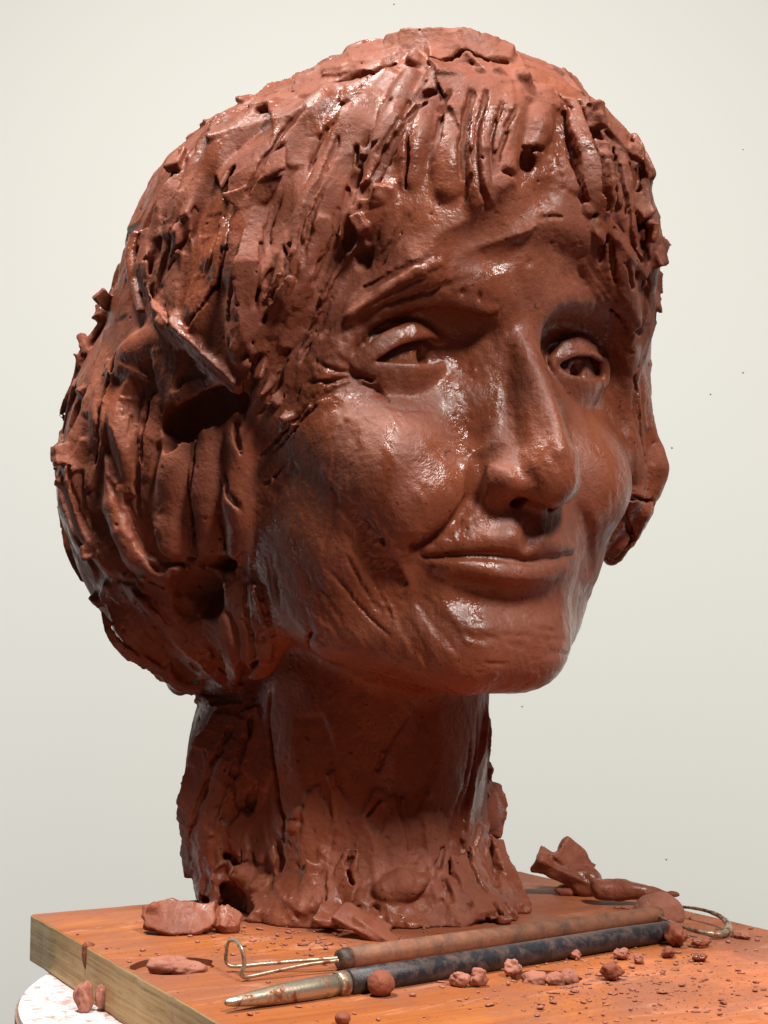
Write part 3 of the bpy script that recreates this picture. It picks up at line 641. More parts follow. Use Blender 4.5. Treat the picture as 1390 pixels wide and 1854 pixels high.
# ------------------------------------------------------------------ materials
class NT:
    def __init__(s, name):
        s.m = bpy.data.materials.new(name); s.m.use_nodes = True; s.t = s.m.node_tree
        s.b = s.t.nodes['Principled BSDF']
    def n(s, kind, **kw):
        nd = s.t.nodes.new(kind)
        for k, v in kw.items():
            if k in nd.inputs: nd.inputs[k].default_value = v
            else: setattr(nd, k, v)
        return nd
    def l(s, a, b): s.t.links.new(a, b)
    def noise(s, co, scale, detail=4, rough=.55, dist=0.0):
        nd = s.n('ShaderNodeTexNoise'); nd.inputs['Scale'].default_value = scale; nd.inputs['Detail'].default_value = detail
        nd.inputs['Roughness'].default_value = rough; nd.inputs['Distortion'].default_value = dist
        s.l(co, nd.inputs['Vector']); return nd.outputs['Fac']
    def ramp(s, fac, *stops):
        nd = s.n('ShaderNodeValToRGB'); e = nd.color_ramp.elements
        while len(e) < len(stops): e.new(.5)
        for q, (p, c) in zip(e, stops): q.position = p; q.color = (*c, 1) if np.ndim(c) else (c, c, c, 1)
        s.l(fac, nd.inputs['Fac']); return nd.outputs['Color']
    def mix(s, fac, a, b, mode='MIX'):
        nd = s.n('ShaderNodeMix', data_type='RGBA', blend_type=mode)
        for sock, v in ((nd.inputs['Factor'], fac), (nd.inputs['A'] if False else nd.inputs[6], a), (nd.inputs[7], b)):
            if hasattr(v, 'node'): s.l(v, sock)
            elif np.ndim(v): sock.default_value = (*v, 1)
            else: sock.default_value = v
        return nd.outputs[2]
    def math(s, op, a, b=0.0):
        nd = s.n('ShaderNodeMath', operation=op)
        for i, v in enumerate((a, b)):
            if hasattr(v, 'node'): s.l(v, nd.inputs[i])
            else: nd.inputs[i].default_value = v
        return nd.outputs[0]
    def bump(s, h, strength, dist, prev=None):
        nd = s.n('ShaderNodeBump'); nd.inputs['Strength'].default_value = strength; nd.inputs['Distance'].default_value = dist
        s.l(h, nd.inputs['Height'])
        if prev is not None: s.l(prev, nd.inputs['Normal'])
        return nd.outputs['Normal']
    def scaled(s, co, sc, rotz=0.0):
        nd = s.n('ShaderNodeMapping'); nd.inputs['Scale'].default_value = sc; nd.inputs['Rotation'].default_value = (0, 0, rotz)
        s.l(co, nd.inputs['Vector']); return nd.outputs['Vector']
    def pos(s): return s.n('ShaderNodeNewGeometry').outputs['Position']
    def objco(s): return s.n('ShaderNodeTexCoord').outputs['Object']

def clay(name, c0, c1, c2, r0, r1, wet=.5):
    """damp dark, dry pale and smeared patches; shine follows the damp"""
    t = NT(name); co = t.pos()
    big = t.noise(co, 16, 5, .62, .6); mid = t.noise(co, 130, 4, .6); fine = t.noise(co, 520, 3, .6); grain = t.noise(co, 1500, 2, .5)
    damp = t.noise(t.scaled(co, (1, 1, .6)), 28, 5, .65, 1.0)
    c = t.ramp(big, (.32, c0), (.5, c1), (.68, c2))
    c = t.mix(t.ramp(mid, (.48, 0.0), (.72, .40)), c, c2)
    c = t.mix(t.ramp(t.noise(co, 340, 3, .6), (.66, 0.0), (.70, .8)), c, (c0[0] * .45, c0[1] * .4, c0[2] * .4))
    c = t.mix(t.ramp(t.noise(co, 60, 5, .7, 1.5), (.60, 0.0), (.74, .5)), c, (c2[0] * 1.15, c2[1] * 1.35, c2[2] * 1.5))
    t.l(c, t.b.inputs['Base Color'])
    r = t.ramp(damp, (.42, r0), (.48, (r0 + r1) / 2), (.56, r1))
    r = t.mix(t.ramp(fine, (.5, 0.0), (.75, .3)), r, (.75, .75, .75))
    t.l(r, t.b.inputs['Roughness']); t.b.inputs['Specular IOR Level'].default_value = wet
    drag = t.noise(t.scaled(co, (420, 420, 60)), 1.0, 5, .65, 1.2)
    nb = t.bump(mid, .14, .0012); nb = t.bump(drag, .18, .0009, nb); nb = t.bump(fine, .5, .0007, nb); nb = t.bump(grain, .25, .0002, nb)
    if wet > .4: nb = t.bump(t.noise(t.scaled(co, (300, 160, 300)), 1.0, 5, .7, 1.5), .15, .0010, nb)
    t.l(nb, t.b.inputs['Normal']); return t.m
M_CLAY = clay('terracotta_clay', (.145, .038, .018), (.205, .056, .027), (.285, .085, .043), .24, .74, .36)
M_FACE = clay('wet_terracotta_clay', (.145, .038, .017), (.205, .056, .026), (.270, .080, .040), .11, .58, .52)
M_CRUMB = clay('drying_clay', (.24, .085, .052), (.33, .125, .080), (.40, .165, .115), .55, .8, .3)

FOOT = (0.016, 0.142, 0.0)              # where the bust stands, in the board's own frame
def wood(name):
    t = NT(name); co = t.objco()
    gr = t.scaled(co, (5, 130, 60)); st = t.noise(gr, 1.0, 6, .65, .5); st2 = t.noise(t.scaled(co, (12, 420, 300)), 1.0, 3, .6)
    base = t.ramp(st, (.22, (.24, .058, .012)), (.5, (.36, .105, .024)), (.8, (.47, .165, .042)))
    base = t.mix(t.ramp(st2, (.5, 0.0), (.8, .3)), base, (.20, .055, .016))
    # clay dust rubbed in, heavier towards the right-hand corner and round the bust
    sep = t.n('ShaderNodeSeparateXYZ'); t.l(co, sep.inputs[0])
    g = t.math('ADD', t.math('MULTIPLY', sep.outputs[0], 2.4), t.math('MULTIPLY', sep.outputs[1], -1.7))
    du = t.math('ADD', t.noise(co, 38, 6, .7, .3), g)
    base = t.mix(t.ramp(du, (.50, 0.0), (.95, .85)), base, (.50, .165, .088))
    base = t.mix(t.ramp(t.noise(co, 17, 6, .72, .8), (.44, 0.0), (.60, .8)), base, (.26, .09, .048))
    base = t.mix(t.ramp(t.noise(t.scaled(co, (14, 40, 14)), 1.0, 6, .75, 1.2), (.56, 0.0), (.64, .6)), base, (.50, .22, .13))
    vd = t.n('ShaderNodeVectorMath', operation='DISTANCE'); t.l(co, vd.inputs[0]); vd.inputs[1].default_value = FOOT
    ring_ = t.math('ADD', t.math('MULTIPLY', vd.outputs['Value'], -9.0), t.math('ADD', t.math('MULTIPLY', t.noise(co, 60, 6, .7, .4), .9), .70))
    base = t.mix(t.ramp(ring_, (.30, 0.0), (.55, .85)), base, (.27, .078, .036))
    base = t.mix(t.ramp(t.noise(co, 260, 4, .7), (.58, 0.0), (.66, .8)), base, (.24, .07, .036))
    # raw sawn edges
    nz = t.n('ShaderNodeNewGeometry').outputs['Normal']; sn = t.n('ShaderNodeSeparateXYZ'); t.l(nz, sn.inputs[0])
    side = t.math('LESS_THAN', t.math('ABSOLUTE', sn.outputs[2]), .5)
    rim = t.math('GREATER_THAN', t.math('MAXIMUM', t.math('MULTIPLY', t.math('ABSOLUTE', sep.outputs[0]), 8.31), t.math('MULTIPLY', t.math('ABSOLUTE', sep.outputs[1]), 5.26)), .975)
    base = t.mix(side, base, (.16, .05, .025)); side = t.math('MULTIPLY', side, rim)
    lay = t.noise(t.scaled(co, (9, 9, 420)), 1.0, 5, .7, .3); fib = t.noise(t.scaled(co, (60, 60, 900)), 1.0, 4, .7)
    edge = t.ramp(lay, (.3, (.25, .145, .052)), (.5, (.46, .30, .125)), (.7, (.60, .43, .21)))
    edge = t.mix(t.ramp(fib, (.55, 0.0), (.72, .7)), edge, (.15, .075, .03))
    edge = t.mix(t.ramp(t.noise(co, 60, 4, .7), (.62, 0.0), (.72, .6)), edge, (.30, .10, .05))
    t.l(t.mix(side, base, edge), t.b.inputs['Base Color'])
    t.l(t.ramp(t.noise(co, 45, 4, .6), (.35, .52), (.65, .8)), t.b.inputs['Roughness']); t.b.inputs['Specular IOR Level'].default_value = .3
    nb = t.bump(st, .35, .0008); nb = t.bump(st2, .3, .0004, nb); nb = t.bump(t.noise(co, 700, 3, .6), .4, .0003, nb)
    t.l(nb, t.b.inputs['Normal']); return t.m
M_WOOD = wood('stained_board')

def laminate():
    t = NT('white_laminate'); co = t.objco()
    c = t.mix(t.ramp(t.noise(co, 190, 5, .7), (.52, 0.0), (.62, .85)), (.78, .70, .72), (.36, .14, .11))
    c = t.mix(t.ramp(t.noise(co, 40, 5, .7), (.5, 0.0), (.7, .6)), c, (.60, .36, .34))
    t.l(c, t.b.inputs['Base Color']); t.b.inputs['Roughness'].default_value = .45; return t.m
M_LAM = laminate()
def plain(name, c, rough=.5, metal=0.0, c2=None, sc=60, bump=.2, lo=.5, hi=.65, r2=None):
    t = NT(name); co = t.objco(); f = t.noise(co, sc, 5, .7, .3)
    if c2 is not None: t.l(t.mix(t.ramp(f, (lo, 0.0), (hi, 1.0)), c, c2), t.b.inputs['Base Color'])
    else: t.b.inputs['Base Color'].default_value = (*c, 1)
    t.b.inputs['Metallic'].default_value = metal
    if r2 is not None: t.l(t.ramp(f, (lo, rough), (hi, r2)), t.b.inputs['Roughness'])
    else: t.b.inputs['Roughness'].default_value = rough
    t.l(t.bump(t.noise(co, sc * 6, 3, .6), bump, .0003), t.b.inputs['Normal']); return t.m
M_RIM = plain('disc_edge', (.22, .13, .085), .7, 0, (.32, .21, .15), 120)
M_STEEL = plain('worn_steel', (.50, .44, .33), .36, .85, (.26, .10, .055), 190, .2, .52, .62, .7)
M_WIRE = plain('loop_wire', (.46, .40, .30), .4, .8, (.24, .10, .055), 260, .2, .5, .6, .7)
M_BLACK = plain('black_lacquer', (.016, .016, .020), .42, 0, (.12, .062, .045), 230, .4, .44, .74, .75)
M_HANDLE = plain('clay_stained_handle', (.27, .105, .052), .62, 0, (.09, .048, .034), 150, .5, .40, .72, .7)
M_GREASE = plain('dark_wood', (.045, .028, .020), .6, 0, (.25, .09, .05), 120)
def wall_mat():
    t = NT('painted_wall'); co = t.pos()
    t.l(t.ramp(t.noise(co, 1.1, 3, .5), (.3, (.76, .775, .735)), (.7, (.785, .775, .725))), t.b.inputs['Base Color'])
    t.b.inputs['Roughness'].default_value = .7
    t.l(t.bump(t.noise(co, 260, 4, .6), .12, .0006), t.b.inputs['Normal']); return t.m
M_WALL = wall_mat()
M_SPECK = plain('dust_speck', (.20, .17, .14), .8)

# ------------------------------------------------------------------ scene helpers
def tag(o, label=None, cat=None, group=None, kind=None):
    for k, v in (('label', label), ('category', cat), ('group', group), ('kind', kind)):
        if v: o[k] = v
    return o
def link(name, me, parent=None, mat=None):
    o = bpy.data.objects.new(name, me); col.objects.link(o)
    if parent is not None: o.parent = parent; o.matrix_parent_inverse = parent.matrix_world.inverted()
    if mat is not None: me.materials.append(mat)
    return o
def mesh_np(name, W, F, smooth=True):
    """W in cm (world), F an (n,k) index array"""
    me = bpy.data.meshes.new(name); k = F.shape[1]
    me.vertices.add(len(W)); me.vertices.foreach_set('co', (np.asarray(W) * S).astype(np.float32).ravel())
    me.loops.add(F.size); me.loops.foreach_set('vertex_index', F.ravel().astype(np.int32))
    me.polygons.add(len(F)); me.polygons.foreach_set('loop_start', np.arange(0, F.size, k, dtype=np.int32))
    if smooth: me.polygons.foreach_set('use_smooth', np.ones(len(F), bool))
    me.update(); return me
def empty(name, loc):
    o = bpy.data.objects.new(name, None); col.objects.link(o); o.location = np.asarray(loc) * S
    o.empty_display_size = .02; bpy.context.view_layer.update(); return o
def vnormals(V, Q):
    a, b, c, d = (V[Q[:, i]] for i in range(4)); n = np.cross(c - a, d - b)
    N = np.zeros_like(V)
    for i in range(4):
        for k in range(3): N[:, k] += np.bincount(Q[:, i], n[:, k], len(V))
    return N / (np.linalg.norm(N, axis=1)[:, None] + 1e-12)

# ------------------------------------------------------------------ setting
wall = link('wall', mesh_np('wall', np.array([(-300, 190, -120), (300, 190, -120), (300, 190, 260), (-300, 190, 260.0)]), np.array([[0, 1, 2, 3]]), False), None, M_WALL)
tag(wall, kind='structure')

# ------------------------------------------------------------------ bust
HRES = .075
V, QD = polygonise(ALL, (-14.5, -16.6, -.4), (14.5, 15, 40), HRES, 3, post)
# drop loose specks: keep connected pieces of some size
def components(n, Q):
    lab = np.arange(n)
    while True:
        m = lab[Q].min(1); new = lab.copy()
        for i in range(4): np.minimum.at(new, Q[:, i], m)
        new = new[new]
        if (new == lab).all(): return lab
        lab = new
lab = components(len(V), QD); cnt = np.bincount(lab, minlength=len(V)); keep = cnt[lab[QD[:, 0]]] > 400
QD = QD[keep]
VN = vnormals(V, QD); sgn = np.sign((VN * (V - (0, 0, 18))).sum(1).mean()); VN = (VN * sgn) @ RH
if sgn > 0: QD = QD[:, ::-1]                # the bust frame mirrors the world
# which form each face belongs to
ctr = V[QD].mean(1)
def group_field(ops):
    d = np.full(len(ctr), 99.0); 
    for o in ops:
        b = o.fn(ctr); d = smin(d, b, o.k) if o.mode == 'add' else -smin(-d, b, o.k)
    return d
dh, df, dn = group_field(A[:FACE0]), group_field(A[FACE0:NECK0]), group_field(A[NECK0:-1])
part = np.argmin(np.stack([dh - .18, df, dn], 1), 1)                # 0 hair 1 face 2 neck
part[(part == 2) & (ctr[:, 2] < 1.7 + .4 * noise(ctr, .8))] = 3      # torn foot
part[(part == 0) & (ctr[:, 2] < 7.8)] = 2
part[(part == 1) & (ctr[:, 2] < 7.5)] = 2
front = ctr[:, 1] > 5
def inside(c, r): return (((ctr - c) / r) ** 2).sum(1) < 1
nose = ((tube([(0, 10.0, 22.6), (0, 10.9, 20.4), (0, 11.2, 17.6)], (.9, 1.25, 2.35)).fn(ctr)) < .25) & (ctr[:, 2] > 15.9)
part[(part == 1) & inside((0, 10.0, 14.1), (4.0, 2.6, 1.15))] = 7
part[(part == 1) & nose] = 4
part[(part == 1) & inside((-4.0, 9.0, 21.65), (2.35, 2.4, 1.45))] = 5
part[(part == 1) & inside((4.0, 9.0, 22.05), (2.35, 2.4, 1.5))] = 6
fr = (part == 0) & (ctr[:, 1] > 6.0 + .5 * noise(ctr, .7)) & (ctr[:, 2] > 24) & (np.abs(ctr[:, 0] - .3) < 6.8)
part[fr] = 8
bust = empty('clay_bust', ORG)
tag(bust, 'terracotta clay portrait bust of a woman with short bobbed hair, standing on the board', 'bust')
def piece(name, idx, parent, label=None, mat=None):
    m = np.isin(part, idx)
    if not m.any(): return None
    q = QD[m]; u, inv = np.unique(q, return_inverse=True)
    me = mesh_np(name, to_world(V[u]), inv.reshape(-1, 4))
    me.normals_split_custom_set_from_vertices(VN[u].astype(np.float32))
    o = link(name, me, parent, mat or M_CLAY); 
    if label: o['label'] = label
    return o
hair = piece('hair', [0], bust); piece('fringe', [8], hair, 'combed fringe of parallel locks over the forehead')
face = piece('face', [1], bust, None, M_FACE)
piece('nose', [4], face, None, M_FACE); piece('eye', [5], face, 'near eye with hollowed pupil', M_FACE); piece('eye', [6], face, 'far eye with hollowed pupil', M_FACE); piece('mouth', [7], face, None, M_FACE)
piece('neck', [2], bust); piece('foot', [3], bust, 'torn lumpy clay foot of the neck')

# ------------------------------------------------------------------ small-solid builders (world cm)
def icosphere(n):
    t = (1 + 5 ** .5) / 2
    v = [(-1, t, 0), (1, t, 0), (-1, -t, 0), (1, -t, 0), (0, -1, t), (0, 1, t), (0, -1, -t), (0, 1, -t), (t, 0, -1), (t, 0, 1), (-t, 0, -1), (-t, 0, 1)]
    f = [(0, 11, 5), (0, 5, 1), (0, 1, 7), (0, 7, 10), (0, 10, 11), (1, 5, 9), (5, 11, 4), (11, 10, 2), (10, 7, 6), (7, 1, 8), (3, 9, 4), (3, 4, 2), (3, 2, 6), (3, 6, 8), (3, 8, 9), (4, 9, 5), (2, 4, 11), (6, 2, 10), (8, 6, 7), (9, 8, 1)]
    v = [np.array(p) / np.linalg.norm(p) for p in v]
    for _ in range(n):
        mid = {}; g = []
        def m(a, b):
            k = (min(a, b), max(a, b))
            if k not in mid: q = v[a] + v[b]; v.append(q / np.linalg.norm(q)); mid[k] = len(v) - 1
            return mid[k]
        for a, b, c in f:
            x, y, z = m(a, b), m(b, c), m(c, a); g += [(a, x, z), (b, y, x), (c, z, y), (x, y, z)]
        f = g
    return np.array(v), np.array(f)
ICO3, ICO1 = icosphere(3), icosphere(1)
def nugget(name, p, r, seed, amp=.25, parent=None, mat=None, rz=0.0):
    """one clay pellet resting on height p[2]"""
    v, f = ICO3; r = np.asarray(r, float)
    n = v * (1 + amp * noise(v * 1.3, 1.0, seed * 3.7)[:, None] + amp * .5 * noise(v * 3.1, 1.0, seed * 1.9)[:, None] + .04 * noise(v * 9, 1.0, seed)[:, None])
    c, s = math.cos(rz), math.sin(rz)
    n = (n * r) @ np.array([[c, s, 0], [-s, c, 0], [0, 0, 1]])
    n[:, 2] -= n[:, 2].min() + .06 * r[2]; n[:, 2] = np.maximum(n[:, 2], 0)
    return link(name, mesh_np(name, n + np.asarray(p), f), parent, mat or M_CRUMB)
def solid(name, ops, pad_lo, pad_hi, h=.06, parent=None, mat=None, amp=.03):
    def pst(P, d): return d + amp * noise(P, 3.0, 2.0) + amp * .5 * noise(P, 8.0, 5.0)
    Vv, Q = polygonise(ops, pad_lo, pad_hi, h, 2, pst)
    a, b, c = Vv[Q[:, 0]], Vv[Q[:, 1]], Vv[Q[:, 2]]
    if (np.cross(b - a, c - a) * (a - Vv.mean(0))).sum() < 0: Q = Q[:, ::-1]
    return link(name, mesh_np(name, Vv, Q), parent, mat or M_CLAY)
def frame(d):
    d = d / np.linalg.norm(d); u = np.cross(d, (0, 0, 1.0)); u /= np.linalg.norm(u); return d, u, np.cross(u, d)
def lathe(name, p0, p1, prof_, parent, mat, seg=28, wob=0.0):
    """turned rod: prof_ = [(position 0..1, radius)]"""
    d, u, w = frame(p1 - p0); L = np.linalg.norm(p1 - p0); W = []; F = []
    for t, r in prof_:
        for k in range(seg):
            a = 2 * math.pi * k / seg; W.append(p0 + d * t * L + (u * math.cos(a) + w * math.sin(a)) * r)
    n = len(prof_)
    for i in range(n - 1):
        for k in range(seg):
            a, b = i * seg + k, i * seg + (k + 1) % seg; F.append((a, a + seg, b + seg, b))
    W = np.array(W)
    if wob: W += wob * np.stack([noise(W, 1.4, q) for q in (1., 5., 9.)], 1)
    me = bpy.data.meshes.new(name)
    me.from_pydata((W * S).tolist(), [], F + [tuple(range(seg)), tuple(range((n - 1) * seg, n * seg))[::-1]])
    for p in me.polygons: p.use_smooth = len(p.vertices) == 4
    me.update(); return link(name, me, parent, mat)
def wire(name, P, r, parent, mat, m=40, seg=10, flat=1.0):
    C = smooth_path(np.array(P), m); W = []; F = []
    up0 = np.array((.1, .2, 1.0))
    for i in range(m):
        d = C[min(i + 1, m - 1)] - C[max(i - 1, 0)]; d /= np.linalg.norm(d)
        u = up0 - d * (up0 @ d); u /= np.linalg.norm(u) + 1e-9; w = np.cross(d, u)
        rr = r[i * len(r) // m] if np.ndim(r) else r
        for k in range(seg): a = 2 * math.pi * k / seg; W.append(C[i] + u * math.cos(a) * rr + w * math.sin(a) * rr * flat)
        up0 = u
    for i in range(m - 1):
        for k in range(seg): a, b = i * seg + k, i * seg + (k + 1) % seg; F.append((a, b, b + seg, a + seg))
    return link(name, mesh_np(name, np.array(W), np.array(F)), parent, mat)

# ------------------------------------------------------------------ board and turntable
LC = ground(55, 1655); BC = ground(940, 1577); ex = (BC - LC); BL = np.linalg.norm(ex); ex /= BL; ey = np.array([-ex[1], ex[0], 0])
BD, BT = 38.0, 1.85
bc_ = LC + ex * BL / 2 - ey * BD / 2
def to_board(p): q = np.asarray(p) - bc_; return np.array([q @ ex, q @ ey])
holes = [(to_board(ground(312, 1748)), 1.45), (to_board(ground(990, 1770)), 1.15)]
def temp(me):
    o = bpy.data.objects.new('t', me); col.objects.link(o); return o
def prism(pts, z0, z1):
    n = len(pts); me = bpy.data.meshes.new('p')
    me.from_pydata([(x * S, y * S, z0 * S) for x, y in pts] + [(x * S, y * S, z1 * S) for x, y in pts], [],
                   [tuple(range(n))[::-1], tuple(range(n, 2 * n))] + [(i, (i + 1) % n, n + (i + 1) % n, n + i) for i in range(n)]); me.update(); return me
rgb_ = random.Random(5)
def edge_pts(hx, hy):                                   # slightly worn outline
    P = []; c = [(-hx, -hy), (hx, -hy), (hx, hy), (-hx, hy)]
    for i in range(4):
        a, b = np.array(c[i]), np.array(c[(i + 1) % 4])
        for t in np.linspace(.004, .996, 46): P.append(tuple(a + (b - a) * t + np.array([rgb_.uniform(-.03, .03), rgb_.uniform(-.03, .03)])))
    return P
bo = temp(prism(edge_pts(BL / 2, BD / 2), -BT, 0))
bv = bo.modifiers.new('b', 'BEVEL'); bv.width = .0007; bv.segments = 2; bv.limit_method = 'ANGLE'; bv.angle_limit = 1.0
cut = []
for (hx, hy), r in holes:
    h = temp(prism([(hx + r * math.cos(a) * (1 + .05 * math.sin(5 * a) + .04 * math.sin(9 * a + 1)), hy + r * math.sin(a) * (1 + .05 * math.sin(4 * a + 2))) for a in np.linspace(0, 2 * math.pi, 49)[:-1]], -.22, 1)); cut.append(h)
    mo = bo.modifiers.new('h', 'BOOLEAN'); mo.operation = 'DIFFERENCE'; mo.solver = 'EXACT'; mo.object = h
bpy.context.view_layer.update()
me = bpy.data.meshes.new_from_object(bo.evaluated_get(bpy.context.evaluated_depsgraph_get())); me.name = 'wooden_board'
for o in [bo] + cut: bpy.data.objects.remove(o)
board = link('wooden_board', me, None, M_WOOD); board.location = bc_ * S; board.rotation_euler = (0, 0, math.atan2(ex[1], ex[0]))
tag(board, 'thick orange-brown wooden board with clay stains that the bust stands on', 'board')
TC, TR = np.array([1.0, 57.0]), 14.35
turn = empty('turntable', (TC[0], TC[1], -BT))
tag(turn, 'round white turntable top speckled with clay, under the board', 'turntable')
ring = [(TC[0] + TR * math.cos(a), TC[1] + TR * math.sin(a)) for a in np.linspace(0, 2 * math.pi, 129)[:-1]]
ring2 = [(TC[0] + (TR + .12) * math.cos(a), TC[1] + (TR + .12) * math.sin(a)) for a in np.linspace(0, 2 * math.pi, 129)[:-1]]
link('disc_top', prism(ring, -BT - .16, -BT - .012), turn, M_LAM); link('disc_edge', prism(ring2, -BT - 2.2, -BT - .163), turn, M_RIM)

# ------------------------------------------------------------------ the two modelling tools
def along(p0, p1, q): d = p1 - p0; return float((q - p0) @ d / (d @ d))
p0, p1 = ground(406, 1816, .30), ground(1218, 1683, .40)
tool = empty('pointed_tool', ground(800, 1752)); tag(tool, 'black-handled modelling tool with a pointed steel tip, in front of the loop tool', 'clay tool')
f = along(p0, p1, ground(612, 1780, .36)); f2 = along(p0, p1, ground(628, 1778, .36))
lathe('tip', p0, p1, [(0, .03), (.004, .10), (.02, .155), (.05, .225), (f * .45, .30), (f * .72, .345), (f * .9, .365), (f * .93, .33), (f, .33)], tool, M_STEEL)
lathe('ferrule', p0, p1, [(f - .004, .37), (f, .40), (f2 - .003, .41), (f2, .38)], tool, M_STEEL)
lathe('handle', p0, p1, [(f2 + .001, .34), (f2 + .004, .42), (.4, .42), (.55, .405), (.7, .39), (.85, .375), (.97, .36), (.992, .34), (1, .25)], tool, M_BLACK, wob=.02)
q0, q1 = ground(612, 1738, .37), ground(1196, 1655, .36)
loop = empty('loop_tool', ground(850, 1715)); tag(loop, 'brown wooden loop tool with wire loops at both ends, lying nearest the bust', 'clay tool')
lathe('collar', q0, q1, [(0, .22), (.003, .34), (.028, .37), (.031, .33)], loop, M_GREASE)
lathe('handle', q0, q1, [(.031, .32), (.034, .37), (.2, .38), (.4, .37), (.6, .36), (.8, .345), (.97, .33), (.995, .30), (1, .2)], loop, M_HANDLE, wob=.03)
a, b = ground(416, 1748, .22), ground(441, 1768, .16); z = np.array([0, 0, 1.0]); mid = (a + b) / 2
wire('wire_loop', [q0 + (0, .1, .05), (q0 * 2 + a) / 3 + z * .04, (q0 + 2 * a) / 3, a, a + (-.12, .05, .5), a + (-.02, .0, .82), mid + (-.02, 0, .98), b + (-.06, .05, .82), b + (.02, 0, .4), b, (q0 + 2 * b) / 3, (q0 * 2 + b) / 3 + z * .03, q0 + (0, -.1, 0)],
     .062, loop, M_WIRE, 90, 10, 1.3)
wire('wire_loop', [q1 + (-.2, 0, .1), ground(1222, 1642, .4), ground(1262, 1645, .5), ground(1298, 1656, .45), ground(1317, 1672, .3), ground(1316, 1686, .2), ground(1296, 1692, .18), ground(1255, 1684, .25), ground(1215, 1670, .3), q1 + (-.2, -.2, 0)],
     [.06, .06, .07, .09, .12, .14, .12, .09, .07, .06], loop, M_WIRE, 60)

# ------------------------------------------------------------------ slabs and lumps of clay on the board
def W(u, v, z=0.0): return ground(u, v, z)
def cm(u): return u
c = W(322, 1690)
solid_ops = [ribbon([c + (-1.25, .0, .55), c + (-.3, .0, .58), c + (.5, .1, .50), c + (1.3, .2, .66)], [(-.25, -.7, .65), (-.1, -.78, .6), (.05, -.75, .65), (.2, -.6, .75)], (.50, .72, .66, .45), (.13, .2, .17, .10), k=.1, rough=.22, rf=1.3),
             ell(c + (-1.0, .1, .88), (.28, .2, .3), (0, 25, 0), k=.1, rough=.08), ell(c + (-.5, .25, .2), (.8, .4, .22), k=.12, rough=.12), ell(c + (.6, .25, .2), (.8, .35, .2), k=.12, rough=.12)]
o = solid('clay_slab', solid_ops, c + (-3, -2.5, -.2), c + (3, 2.5, 2.4)); tag(o, 'broken flat slab of clay leaning at the left of the bust', 'clay slab')
c = W(398, 1688)
o = solid('clay_flake', [ribbon([c + (-.45, .2, .35), c + (.15, 0, .62), c + (.75, .1, .4)], [(-.3, -.7, .6), (0, -.7, .7), (.4, -.6, .6)], (.35, .5, .3), .11, rough=.14, rf=2), ell(c + (.3, .1, .15), (.5, .35, .2), rough=.1, k=.1)], c + (-2, -2, -.2), c + (2, 2, 2))
tag(o, 'small dark curled clay flake between the left slab and the neck', 'clay flake')
c = W(650, 1700)
o = solid('clay_slab', [box(c + (.1, .25, .52), (1.05, .55, .16), (28, 22, -20), .06, rough=.08), box(c + (.65, -.1, .32), (.9, .28, .12), (10, 26, -30), .05, rough=.06)], c + (-2.6, -2.2, -.2), c + (2.8, 2.2, 2))
tag(o, 'tilted clay slab with a dark hollow below it, at the front of the neck', 'clay slab')
c = W(1048, 1622)
o = solid('clay_chunk', [box(c + (-.75, .15, 1.15), (1.25, .55, .34), (35, 26, 6), .06, rough=.16, rf=1.3), box(c + (-.15, .45, 1.42), (.95, .62, .22), (62, 42, 12), .05, rough=.14, rf=1.5), ell(c + (.35, .2, .5), (.7, .6, .6), rough=.2, k=.15), ell(c + (-.45, .3, .2), (.6, .45, .25), rough=.12, k=.1)], c + (-3.2, -2.4, -.2), c + (2.8, 2.6, 3.4))
tag(o, 'angular broken clay chunk propped up at the right behind the tools', 'clay chunk')
c = W(1150, 1640)
o = solid('clay_coil', [tube([c + (-1.4, .35, .62), c + (-.4, .2, .66), c + (.7, .05, .52), c + (1.35, -.1, .42)], (.48, .44, .30, .18), rough=.09, rf=1.8), ell(c + (1.6, -.15, .50), (.3, .2, .16), rough=.08, k=.1)], c + (-2.8, -1.8, -.2), c + (2.8, 2, 2))
tag(o, 'rolled clay coil tapering to the right, beside the broken chunk', 'clay coil')
c = W(1190, 1668)
o = solid('clay_lump', [ell(c + (0, .1, .40), (.75, .5, .42), rough=.2, rf=1.4), ell(c + (.45, -.05, .35), (.5, .3, .3), (0, 40, 0), rough=.12), ell(c + (-.45, .1, .2), (.45, .4, .25), rough=.1)], c + (-1.8, -1.6, -.2), c + (1.8, 1.6, 1.6), mat=M_CRUMB)
tag(o, 'pale creased clay lump on the end of the loop tool handle', 'clay lump')
